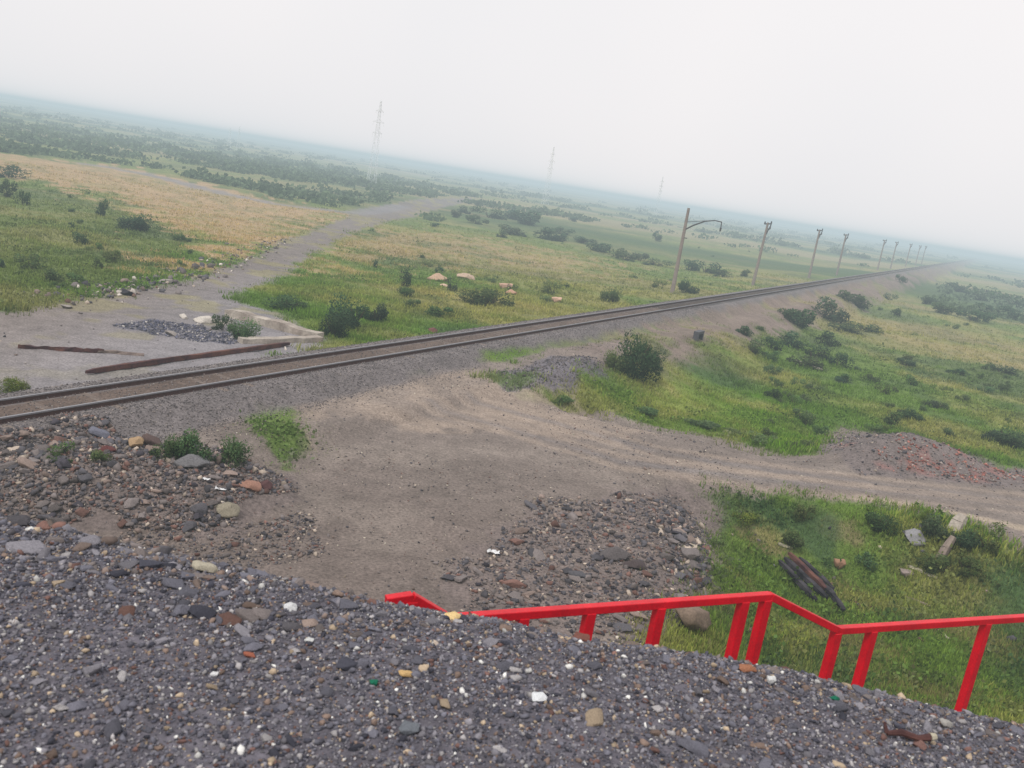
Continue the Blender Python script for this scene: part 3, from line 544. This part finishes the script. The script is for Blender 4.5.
for a in [(475, 222, 22, 10), (490, 216, 30, 10), (512, 220, 30, 12), (530, 226, 34, 14), (508, 234, 30, 10), (545, 238, 34, 12), (560, 232, 20, 8), (470, 214, 20, 8), (560, 240, 16, 7), (585, 244, 22, 8), (600, 252, 30, 10), (622, 258, 28, 11), (640, 262, 26, 10), (656, 266, 22, 9), (655, 243, 14, 8), (690, 270, 24, 10), (708, 274, 26, 12), (724, 278, 20, 10), (742, 276, 9, 8), (498, 236, 12, 9), (575, 222, 10, 6), (455, 218, 14, 7), (437, 228, 10, 6)]:
    hazed_dk = lin(80, 102, 80); lb = 'hazy dark bush in the thicket where the grey road fades out' if a[0] < 575 else 'hazy dark bush in the band behind the poles by the railway'  # paler green for far bushes, some haze is painted into it
    B_(a[0]+random.uniform(-3, 3), a[1]+random.uniform(-2, 2), a[2]*random.uniform(.8, 1.2), a[3]*random.uniform(.75, 1.15), 'mid', hazed_dk*random.uniform(.85, 1.2), lb, lb.replace('bush', 'bushes'))
for k in range(150):
    if k < 75: px, py = random.uniform(760, 1024), random.uniform(290, 440)
    elif k < 120: px, py = random.uniform(330, 760), random.uniform(215, 310)
    else: px, py = random.uniform(0, 240), random.uniform(170, 290)
    P = hit(px, py, -1.); xx, yy = np.array([P[0]]), np.array([P[1]]); cc_ = colour(xx, yy, np.array([P[2]]))[0]
    if not (cc_[1] > cc_[0]*.95 and cc_[1] > cc_[2]*1.5) or abs(trk(P[0], P[1])[1]) < 6 or P[1] < 25: continue
    d = (P-CAM)@FW; W = random.uniform(.5, 1.5)*F/d; lb = 'small dark shrub dotted over the %s' % ('field right of the railway' if k < 75 else 'field between the railway and the grey road' if k < 120 else 'green slope at the left')
    B_(px, py, max(W, 3), max(W*random.uniform(.4, .7), 2.), 'far' if d > 90 else 'mid', GRN*random.uniform(.7, 1.2), lb, lb.replace('small dark shrub', 'small dark shrubs'))
# distant scrub: nobody could count it
def clump_field(n, gen, zmin):
    Vs = []; Cs = []
    for k in range(n):
        P = gen(); 
        if P is None: continue
        d = P[1]; w = random.uniform(1.5, 5)*(d/300)**.45; h = w*random.uniform(.3, .5); q = 26
        p = RG.normal(0, .35, (q, 3))*np.array([w*1.3, w, 0])+np.array([0, 0, 1])*np.abs(RG.normal(.45, .25, q))[:, None]*h; p += P
        s = w*.16; t1 = RG.normal(size=(q, 3)); t1 /= np.linalg.norm(t1, axis=1)[:, None]; t2 = np.cross(t1, RG.normal(size=(q, 3))); t2 /= np.linalg.norm(t2, axis=1)[:, None]
        Vs.append(np.stack([p-t1*s, p+t2*s*.8, p+t1*s, p-t2*s*.8], 1).reshape(-1, 3)); Cs.append((lin(98, 114, 84)*random.uniform(.75, 1.25))[None]*RG.uniform(.75, 1.25, (q, 1)).repeat(4, 0))
    return np.concatenate(Vs), np.concatenate(Cs)
def far_pt():
    a = random.uniform(-36, 36); r = 1/random.uniform(1/1500., 1/190.); x = r*math.sin(R(a)); y = r*math.cos(R(a)); s, t = trk(x, y)
    if abs(t) < 14 or y < 150: return None
    if sdf(Z_ORANGE, np.array(x), np.array(y)) > -6 or sdf(Z_LEFT, np.array(x), np.array(y)) > -3: return None
    if fbm(np.array(x/130.), np.array(y/60.), 52)+random.uniform(-.15, .15) < .58 or (t < 0 and a > -6 and 120 < r < 330 or (t > 0 and random.random() < .55)): return None
    return np.array([x, y, float(hgt(x, y))])
V, cc = clump_field(7000, far_pt, 0)
def left_pt():
    a = random.uniform(-34, -4); r = 1/random.uniform(1/520., 1/200.); x = r*math.sin(R(a)); y = r*math.cos(R(a))
    if sdf(Z_ORANGE, np.array(x), np.array(y)) > -8 or sdf(Z_LEFT, np.array(x), np.array(y)) > -5 or sdf(Z_DIMG, np.array(x), np.array(y)) > -5: return None
    if fbm(np.array(x/45.), np.array(y/22.), 99)+random.uniform(-.12, .12) < .57: return None
    return np.array([x, y, float(hgt(x, y))])
V2, c2 = clump_field(3200, left_pt, 0); V = np.concatenate([V, V2]); cc = np.concatenate([cc, c2]); o = link('scrub', npmesh('scrub', V, np.arange(len(V)).reshape(-1, 4), M['grass'], cc)); tag(o, 'hazy dark scrub covering the distant plain', 'scrub', kind='stuff')

# ------------------------------------------------------------------ railway
def tp(s, t, z): return (T0[0]+TD[0]*s+TN[0]*t, T0[1]+TD[1]*s+TN[1]*t, z)
trkE = empty('railway_track', tp(0, 0, RAILZ-.25)); tag(trkE, 'single railway track of two steel rails on a ballast bank running into the haze', 'railway track')
inv = lambda p: tuple(np.array(p)-np.array(trkE.location))
for sg in (-1, 1):
    b = MB(); f = MB(); t = sg*.76
    a0, a1 = inv(tp(-40, t, RAILZ-.022)), inv(tp(1500, t, RAILZ-.022)); f.bar(a0, a1, .075, .044); ro = None
    b.bar(inv(tp(-40, t, RAILZ-.10)), inv(tp(1500, t, RAILZ-.10)), .03, .112); b.bar(inv(tp(-40, t, RAILZ-.17)), inv(tp(1500, t, RAILZ-.17)), .15, .03)
    ro = b.build('rail', M['railrust'], trkE); f.build('rail_head', M['rail'], ro)
sl = MB(); sl.add([(i*1.32, j*.125, k*.1-.0) for i in (-1, 1) for j in (-1, 1) for k in (-1, 1)], [(0, 1, 3, 2), (4, 6, 7, 5), (0, 4, 5, 1), (2, 3, 7, 6), (0, 2, 6, 4), (1, 5, 7, 3)])
slm = sl.mesh('sleeper', M['sleeper']); ang = math.atan2(TN[1], TN[0]); rest_ = MB()
k = 0
for i in range(700):
    s = -3+i*.62
    if i < 100: o = link('sleeper', slm, trkE); o.location = inv(tp(s, random.uniform(-.02, .02), RAILZ-.28+random.uniform(-.006, .008))); o.rotation_euler = (0, 0, ang+random.uniform(-.012, .012))
    else: rest_.bar(inv(tp(s, -1.32, RAILZ-.275)), inv(tp(s, 1.32, RAILZ-.275)), .25, .2)
o = rest_.build('sleepers', M['sleeper'], trkE); o['kind'] = 'stuff'

# ------------------------------------------------------------------ poles along the railway
def pole_parts(bracket):
    p = MB(); n = 8
    for z0, z1, r0, r1 in ((-.8, 9.9, .27, .16),): p.tube([(0, 0, z0), (0, 0, z1)], [r0, r1], n)
    out = [('post', p.mesh('post', M['conc']))]
    a = MB(); ins = MB()
    if bracket:
        a.tube([(0, 0, 7.4), (.9, 0, 8.05), (2.2, 0, 8.75), (3.3, 0, 9.0), (4.1, 0, 8.95)], [.09, .09, .08, .07, .07], 6); a.tube([(4.08, 0, 8.97), (4.12, 0, 8.3)], .06, 6); a.tube([(0, 0, 6.5), (.5, 0, 6.5)], .06, 6); a.tube([(0, 0, 8.3), (2.2, 0, 8.8)], .03, 5)
        ins.tube([(4.12, 0, 8.3), (4.12, 0, 7.9)], [.12, .09], 8)
    else:
        a.tube([(-.5, 0, 9.6), (.55, 0, 9.8)], .12, 6); a.tube([(-.1, 0, 8.9), (.55, 0, 9.0)], .10, 6); a.tube([(.1, 0, 8.0), (.55, 0, 9.7)], .09, 5)
        for q, zz in ((-.45, 9.6), (.5, 9.8), (.5, 9.0)): ins.tube([(q, 0, zz), (q, 0, zz+.38)], [.13, .09], 8)
    out += [('crossarm' if not bracket else 'bracket_arm', a.mesh('crossarm', M['dsteel'])), ('insulator', ins.mesh('insulator', M['dsteel']))]
    return out
PA, PB_ = pole_parts(True), pole_parts(False); angT = math.atan2(TN[1], TN[0])
poles = [(672, 294, 84, 'nearest concrete pole, with a long curved bracket arm over the track'), (752, 290, 68, 'second concrete pole from the near end, leaning, with a dark crossarm'), (808, 268, 50, 'third concrete pole along the railway'), (836, 262, 34, 'fourth concrete pole along the railway'), (877, 266, 26, 'fifth concrete pole along the railway, taller than those behind it'),
         (890, 258, 16, 'sixth concrete pole along the railway'), (905, 260, 15, 'seventh concrete pole along the railway, fading in haze'), (915, 261, 14, 'eighth concrete pole along the railway, fading in haze'), (921, 260, 12, 'farthest visible concrete pole along the railway')]
P1 = hit(672, 293, -1.5); s1, t1 = trk(P1[0], P1[1]); topd = 318.
for i, (px, py, hp, lb) in enumerate(poles):
    if i == 0: s = s1
    else:     # keep every pole in one row beside the track, at the spacing the photo gives
        lo, hi = s1, 3000
        for q in range(60):
            mid = (lo+hi)/2; X = tp(mid, t1, -1.2); u = pix(X)[0]
            if u < px: lo = mid
            else: hi = mid
        s = lo
    X = tp(s, t1, 0); z = float(hgt(X[0], X[1])); e = empty('concrete_pole', (X[0], X[1], z), angT)
    dep = (np.array(X)-CAM)@FW; H = {0: 1.0}.get(i, min(1.05, max(.8, 1.0))); e.scale = (1, 1, H)
    for nm, m_ in (PA if i == 0 else PB_): link(nm, m_, e)
    if i == 1: e.rotation_euler = (0, R(1.5), angT)
    tag(e, lb, 'utility pole', 'concrete poles beside the railway')

# ------------------------------------------------------------------ lattice pylons
def pylon_mesh():
    b = MB(); H = 32.
    def wd(z): return 2.4*(1-z/H)**1.0+.35
    zs = [0, 5, 9.5, 13.5, 17, 20, 22.6, 25, 27.2, 29.2, 31, 32]
    for sx in (-1, 1):
        for sy in (-1, 1):
            for a, c in zip(zs[:-1], zs[1:]): b.bar((sx*wd(a), sy*wd(a), a), (sx*wd(c), sy*wd(c), c), .13, .13)
    for a, c in zip(zs[:-1], zs[1:]):
        for q in range(4):
            p = [(-1, -1), (1, -1), (1, 1), (-1, 1)]; u, v = p[q], p[(q+1) % 4]
            b.bar((u[0]*wd(a), u[1]*wd(a), a), (v[0]*wd(c), v[1]*wd(c), c), .06, .06); b.bar((v[0]*wd(a), v[1]*wd(a), a), (u[0]*wd(c), u[1]*wd(c), c), .06, .06)
    arms = []
    for z, L_ in ((20, 3.2), (24, 3.8), (28, 2.6)):
        arm = MB()
        for s in (-1, 1): arm.bar((0, 0, z), (s*L_, 0, z), .16, .16); arm.bar((0, 0, z+1.2), (s*L_, 0, z), .09, .09); arm.bar((s*L_, 0, z), (s*L_, 0, z-1.4), .09, .09)
        arms.append(arm.mesh('crossarm', M['lattice']))
    return b.mesh('lattice_mast', M['lattice']), arms
pm, pa = pylon_mesh()
for (px, d, hs, lb) in ((373, 350, .98, 'nearest lattice pylon left of centre, thin against the white haze'), (546, 520, 1.0, 'second lattice pylon, right of the nearest one and fainter'), (656, 760, 1.0, 'faintest lattice pylon, far right of the other two'), (238, 620, .5, 'short hazy mast on the far left plain'), (229, 640, .45, 'shorter hazy mast just left of its neighbour on the far left plain')):
    v = ray(px, 170+.16*(px-380)); v = v/np.hypot(v[0], v[1])*d; z = float(hgt(v[0], v[1])); e = empty('pylon', (v[0], v[1], z), .5); e.scale = (.55, .55, hs) if hs > .9 else (.4, .4, hs)
    link('lattice_mast', pm, e); [link('crossarm', q_, e) for q_ in pa]; tag(e, lb, 'pylon', 'lattice pylons on the plain')

# ------------------------------------------------------------------ red railing
HR = 4.05
Aw = flat(462, 619, HC-HR); Bw = flat(770, 596, HC-HR); dd = (Bw-Aw)/np.linalg.norm(Bw-Aw); pn = np.array([dd[1], -dd[0], 0])
def onp(px, py): r_ = ray(px, py); return CAM+r_*(((Aw-CAM)@pn)/(r_@pn))
KN = [onp(386, 601), onp(412, 597), onp(446, 617), Aw*1., Bw, onp(838, 630), onp(1024, 618)]; KN[3] = onp(452, 619)
ext = KN[6]+(KN[6]-KN[5])*.35; base = empty('red_railing', (Aw[0], Aw[1], float(hgt(Aw[0], Aw[1])))); bl = np.array(base.location)
tag(base, 'bright red steel handrail stepping down the bank behind the gravel crest', 'railing')
pts = KN[:6]+[ext]
for a, b in zip(pts[:-1], pts[1:]):
    if np.linalg.norm(b-a) < .12: continue
    q = MB(); q.bar(a-bl, b-bl, .09, .085); q.build('handrail', M['red'], base, .008)
def railtop(T):
    u = (T-Aw)@dd
    for a, b in zip(pts[:-1], pts[1:]):
        ua, ub = (a-Aw)@dd, (b-Aw)@dd
        if ua <= u <= ub and ub > ua: return a[2]+(b[2]-a[2])*(u-ua)/(ub-ua)
    return T[2]
for px, py in ((397, 602), (411, 600), (523, 617), (590, 611), (660, 606), (744, 600), (766, 600), (836, 634), (872, 631), (986, 624)):
    T = onp(px, py); T[2] = railtop(T); q = MB(); g_ = float(hgt(T[0], T[1])); q.bar((T[0]-bl[0], T[1]-bl[1], min(g_, T[2]-.5)-.25-bl[2]), (T[0]-bl[0], T[1]-bl[1], T[2]-.03-bl[2]), .105, .105, (dd[0], dd[1], 0)); q.build('post', M['red'], base, .008)
T = KN[6]+(KN[6]-KN[5])*.3; q = MB(); q.bar((T[0]-bl[0], T[1]-bl[1], float(hgt(T[0], T[1]))-.25-bl[2]), (T[0]-bl[0], T[1]-bl[1], T[2]-bl[2]), .085, .085, (dd[0], dd[1], 0)); q.build('post', M['red'], base, .008)

# ------------------------------------------------------------------ debris
def rough_beam(name, pix_pts, w, h, mat, label, cat, z0=0., lift=.1, jag=.04, n=14):
    P = [hit(a, b, z0)+np.array([0, 0, lift]) for a, b in pix_pts]; b = MB(); V = []; Fs = []; L_ = np.linspace(0, len(P)-1, n)
    for i, u in enumerate(L_):
        k = min(int(u), len(P)-2); p = P[k]*(1-(u-k))+P[k+1]*(u-k); d = P[k+1]-P[k]; d /= np.linalg.norm(d); x = np.array([d[1], -d[0], 0]); x /= np.linalg.norm(x); t_ = 1-.35*(i in (0, n-1))
        for ci, cj in ((-1, -1), (1, -1), (1, 1), (-1, 1)): V.append(p+x*(ci*w/2*t_+random.gauss(0, jag*w*2))+np.array([0, 0, cj*h/2*t_+random.gauss(0, jag*h*2)]))
    for i in range(n-1):
        for k in range(4): Fs.append((i*4+k, i*4+(k+1) % 4, (i+1)*4+(k+1) % 4, (i+1)*4+k))
    Fs += [(3, 2, 1, 0), tuple((n-1)*4+k for k in range(4))]; c = np.mean(V, 0); c[2] -= h/2; b.add([v-c for v in V], Fs); o = b.build(name, mat); o.location = c; tag(o, label, cat); return o
rough_beam('rusty_beam', [(86, 375), (165, 363), (289, 346)], .16, .19, M['rust'], 'long rusty dark beam lying parallel to the far rail', 'beam', 0, .12, .03, 22)
rough_beam('broken_log', [(18, 348), (60, 351), (104, 353)], .13, .15, M['rust'], 'dark broken log on the dirt left of the rusty beam', 'log', 0, .08, .09, 16)
rough_beam('weathered_plank', [(84, 351), (112, 353), (144, 356)], .22, .09, M['wood'], 'pale weathered plank lying against the end of the dark log', 'plank', 0, .05, .08, 10)
fo = empty('foundation_ruin', hit(318, 340)); fl = np.array(fo.location); tag(fo, 'broken concrete foundation corner beside the railway with a bush growing inside', 'foundation')
for (p0, p1, w, h) in (((228, 316), (320, 339), .6, .42), ((320, 341), (240, 343), .5, .24)):
    a, b = hit(*p0), hit(*p1); q = MB(); n = 12; V = []; d = (b-a)/np.linalg.norm(b-a); x = np.array([d[1], -d[0], 0])
    for i in range(n):
        p = a+(b-a)*i/(n-1); hh = h*random.uniform(.88, 1.08)*(1 if i < n-4 or p0[0] > 300 else .75)
        for ci, zz in ((-1, -.3), (1, -.3), (1, hh), (-1, hh*random.uniform(.96, 1.04))): V.append(p-fl+x*ci*w/2*random.uniform(.8, 1.15)+np.array([0, 0, zz]))
    q.add(V, [(i*4+k, i*4+(k+1) % 4, (i+1)*4+(k+1) % 4, (i+1)*4+k) for i in range(n-1) for k in range(4)]+[(3, 2, 1, 0), tuple((n-1)*4+k for k in range(4))]); q.build('wall', M['cement'], fo)
for (a, b, w, lb) in ((205, 322, 26, 'broken white concrete slab left of the foundation wall'), (184, 318, 14, 'small broken slab left of the white one'), (172, 335, 16, 'low grey slab in the gravel patch by the foundation'), (165, 283, 20, 'grey lump of concrete beside the dirt road on the left'), (68, 308, 16, 'lone flat stone at the far edge of the dirt on the left')):
    P = hit(a, b); d = (P-CAM)@FW; W = w*d/F/2; o = stone(P+np.array([0, 0, W*.2]), (W, W*.8, W*.4), lin(196, 188, 178) if 'white' in lb else lin(150, 142, 136), 'concrete_slab'); tag(o, lb, 'slab')
TB = (((779, 564), (816, 604), 0, 'char', 'lowest left charred plank of the burnt timber stack in the pit'), ((784, 562), (826, 602), .03, 'char', 'second charred plank from the left in the burnt timber stack'), ((788, 560), (824, 596), .14, 'rust', 'brownish top plank of the burnt timber stack in the pit'),
      ((792, 561), (832, 600), .04, 'char', 'third charred plank from the left in the burnt timber stack'), ((799, 561), (834, 594), .0, 'char', 'rightmost charred plank of the burnt timber stack in the pit'), ((824, 592), (842, 616), .1, 'char', 'short charred beam at the lower end of the timber stack'))
for i, (p0, p1, off, m_, lb) in enumerate(TB): rough_beam('burnt_plank', [p0, p1], .17, .13, M[m_], lb, 'plank', -1.8, .12+off, .03, 7)
x, y = [], []; P = hit(848, 608, -1.9)
ST = []; k = 90; add_stones(5, P[0]+RG.normal(0, .55, k), P[1]+RG.normal(0, .3, k), RG.uniform(.08, .28, k), [(lin(48, 44, 46), .6), (lin(86, 62, 60), .3), (lin(110, 104, 104), .1)]); tag(merged('charcoal', ST[0], M['rubble']), 'dark burnt debris at the lower end of the timber stack', 'debris', kind='stuff')
rough_beam('pale_plank', [(908, 567), (937, 579)], .14, .07, M['pale'], 'pale thin plank on the grass below the grey angular boulder', 'plank', -1.7, .05, .04, 6)
rough_beam('pale_stick', [(778, 545), (792, 549)], .14, .07, M['pale'], 'short pale stick above the burnt timber stack', 'stick', -1.7, .05, .04, 6)
rough_beam('pale_stick', [(928, 624), (948, 640)], .10, .06, M['pale'], 'pale yellowish stick seen just above the right handrail', 'stick', -1.8, .05, .04, 6)
rough_beam('grey_stick', [(905, 598), (930, 607)], .08, .05, M['wood'], 'thin grey stick between the pale plank and the handrail', 'stick', -1.8, .05, .04, 6)
for (px, py, lx, hh, w, lb, m_) in ((936, 563, .5, .95, .26, 'leaning grey wooden stump among the shrubs', 'wood'), (952, 532, .4, .6, .42, 'upright broken concrete post behind the leaning stump', 'cement')):
    P = hit(px, py, -1.5); b = MB(); b.bar((0, 0, -.2), (lx*.6, .2, hh*.55), w, w*.8); b.bar((lx*.6, .2, hh*.55), (lx, .3, hh), w*.98, w*.78, (0, 0, 1), w*.7, w*.5); o = b.build('stump', M[m_], None, .02); o.location = P; tag(o, lb, 'stump')
rough_beam('pale_pipe', [(794, 361), (822, 371)], .25, .15, M['cement'], 'pale concrete beam lying in the right field below the bush clump', 'beam', -2, .1, .04, 6)
# culvert in the railway bank
P = hit(711, 346, -1.2); P = P-np.array([TN[0], TN[1], 0])*1.1+np.array([0, 0, -.45]); cu = empty('culvert', P); tag(cu, 'dark culvert mouth in the foot of the railway bank', 'culvert'); dT = np.array([TN[0], TN[1], -.35]); dT /= np.linalg.norm(dT)
cx = np.array([TN[0], TN[1], 0]); tx = np.array([TD[0], TD[1], 0]); up_ = np.array([0, 0, 1.])
b = MB(); b.bar(tx*-.62-up_*.4, tx*-.62+up_*1.15, .26, .4, cx); b.bar(tx*.62-up_*.4, tx*.62+up_*1.15, .26, .4, cx); b.build('headwall', M['dsteel'], cu, .02)
b = MB(); b.bar(tx*-.75+up_*1.27, tx*.75+up_*1.27, .42, .22); b.build('lintel', M['dsteel'], cu, .02)
b = MB(); b.add([tx*-.5-up_*.4-cx*.15, tx*.5-up_*.4-cx*.15, tx*.5+up_*1.16-cx*.15, tx*-.5+up_*1.16-cx*.15], [(0, 1, 2, 3)]); b.build('shade_sheet', M['black'], cu)  # flat black sheet stands in for the shade inside the mouth
o = stone(P+cx*.5-up_*.1+tx*.2, (.25, .2, .18), lin(220, 220, 220)); tag(o, 'white stone lying in the culvert mouth', 'stone')
# rusty scrap in the foreground
P = hit(908, 742, 6.5); sc_ = empty('scrap_metal', P+np.array([0, 0, .03])); tag(sc_, 'rusty iron fragment with a pale end in the right foreground gravel', 'scrap metal')
b = MB(); b.tube([(-.15, 0, .01), (-.05, .02, .02), (.05, -.01, .015), (.13, 0, .03)], [.016, .024, .02, .026], 7); b.tube([(-.15, .0, .01), (-.17, .03, .07)], [.016, .008], 6); b.build('bar', M['rust'], sc_)
b = MB(); b.tube([(.13, 0, .03), (.17, .01, .035)], [.028, .022], 8); b.build('cap', M['pale'], sc_)

# ------------------------------------------------------------------ haze, sky, light
HZ = (.53, .63, .67); SIG = 1/680.
m = bpy.data.materials.new('haze_air'); m.use_nodes = True; nt = m.node_tree; nt.nodes.remove(nt.nodes['Principled BSDF'])
ab = N(nt, 'ShaderNodeVolumeAbsorption'); ab.inputs['Color'].default_value = (0, 0, 0, 1); ab.inputs['Density'].default_value = SIG
em = N(nt, 'ShaderNodeEmission'); em.inputs['Color'].default_value = (*HZ, 1); em.inputs['Strength'].default_value = SIG  # air glows by itself in place of daylight scattered by the haze
ad = N(nt, 'ShaderNodeAddShader'); nt.links.new(ab.outputs[0], ad.inputs[0]); nt.links.new(em.outputs[0], ad.inputs[1]); nt.links.new(ad.outputs[0], nt.nodes['Material Output'].inputs['Volume'])
b = MB(); q = 9000.; b.add([(i*q, j*q, z) for i in (-1, 1) for j in (-1, 1) for z in (-40, 12.5)], [(0, 1, 3, 2), (4, 6, 7, 5), (0, 4, 5, 1), (2, 3, 7, 6), (0, 2, 6, 4), (1, 5, 7, 3)])
tag(b.build('haze', m), kind='structure')

w = bpy.data.worlds.new('World'); scn.world = w; w.use_nodes = True; nt = w.node_tree; bg = nt.nodes['Background']
SUN_EL, SUN_AZ = R(52), R(215)
sky = N(nt, 'ShaderNodeTexSky', sky_type='NISHITA'); sky.sun_disc = False; sky.sun_elevation = SUN_EL; sky.sun_rotation = SUN_AZ; sky.dust_density = 6; sky.air_density = 1.5
hs = N(nt, 'ShaderNodeHueSaturation'); hs.inputs['Saturation'].default_value = .12; nt.links.new(sky.outputs[0], hs.inputs['Color'])
tc = N(nt, 'ShaderNodeTexCoord'); nz = N(nt, 'ShaderNodeTexNoise'); nz.inputs['Scale'].default_value = 1.4; nz.inputs['Detail'].default_value = 3; nt.links.new(tc.outputs['Generated'], nz.inputs['Vector'])
rp = N(nt, 'ShaderNodeValToRGB'); rp.color_ramp.elements[0].color = (9.4, 9.4, 9.7, 1); rp.color_ramp.elements[1].color = (10.5, 10.15, 10.2, 1); rp.color_ramp.elements[0].position = .3; rp.color_ramp.elements[1].position = .7; nt.links.new(nz.outputs['Fac'], rp.inputs[0])
mx = N(nt, 'ShaderNodeMix', data_type='RGBA'); mx.inputs['Factor'].default_value = .85; nt.links.new(hs.outputs[0], mx.inputs['A']); nt.links.new(rp.outputs[0], mx.inputs['B'])
nt.links.new(mx.outputs['Result'], bg.inputs['Color']); bg.inputs['Strength'].default_value = .1
sd = bpy.data.lights.new('sun', 'SUN'); sd.energy = 1.5; sd.angle = R(12); sd.color = (1, .96, .9); so = link('sun', sd)
dv = Vector((math.sin(SUN_AZ)*math.cos(SUN_EL), math.cos(SUN_AZ)*math.cos(SUN_EL), math.sin(SUN_EL))); so.rotation_euler = dv.to_track_quat('Z', 'Y').to_euler()

cd = bpy.data.cameras.new('camera'); co = link('camera', cd); cd.sensor_fit = 'HORIZONTAL'; cd.sensor_width = 36; cd.lens = 36*F/1024;  cd.clip_start = .1; cd.clip_end = 20000
mt = Matrix(((RT[0], UP[0], -FW[0], 0), (RT[1], UP[1], -FW[1], 0), (RT[2], UP[2], -FW[2], HC), (0, 0, 0, 1))); co.matrix_world = mt; cd.dof.use_dof = True; cd.dof.focus_distance = 45; cd.dof.aperture_fstop = 3.2
scn.camera = co
scn.view_settings.view_transform = 'Standard'; scn.view_settings.look = 'None'; scn.view_settings.exposure = 0
scn.cycles.max_bounces = 4; scn.cycles.diffuse_bounces = 2; scn.cycles.transparent_max_bounces = 8; scn.cycles.use_denoising = True
print('bushes', nbush[0])
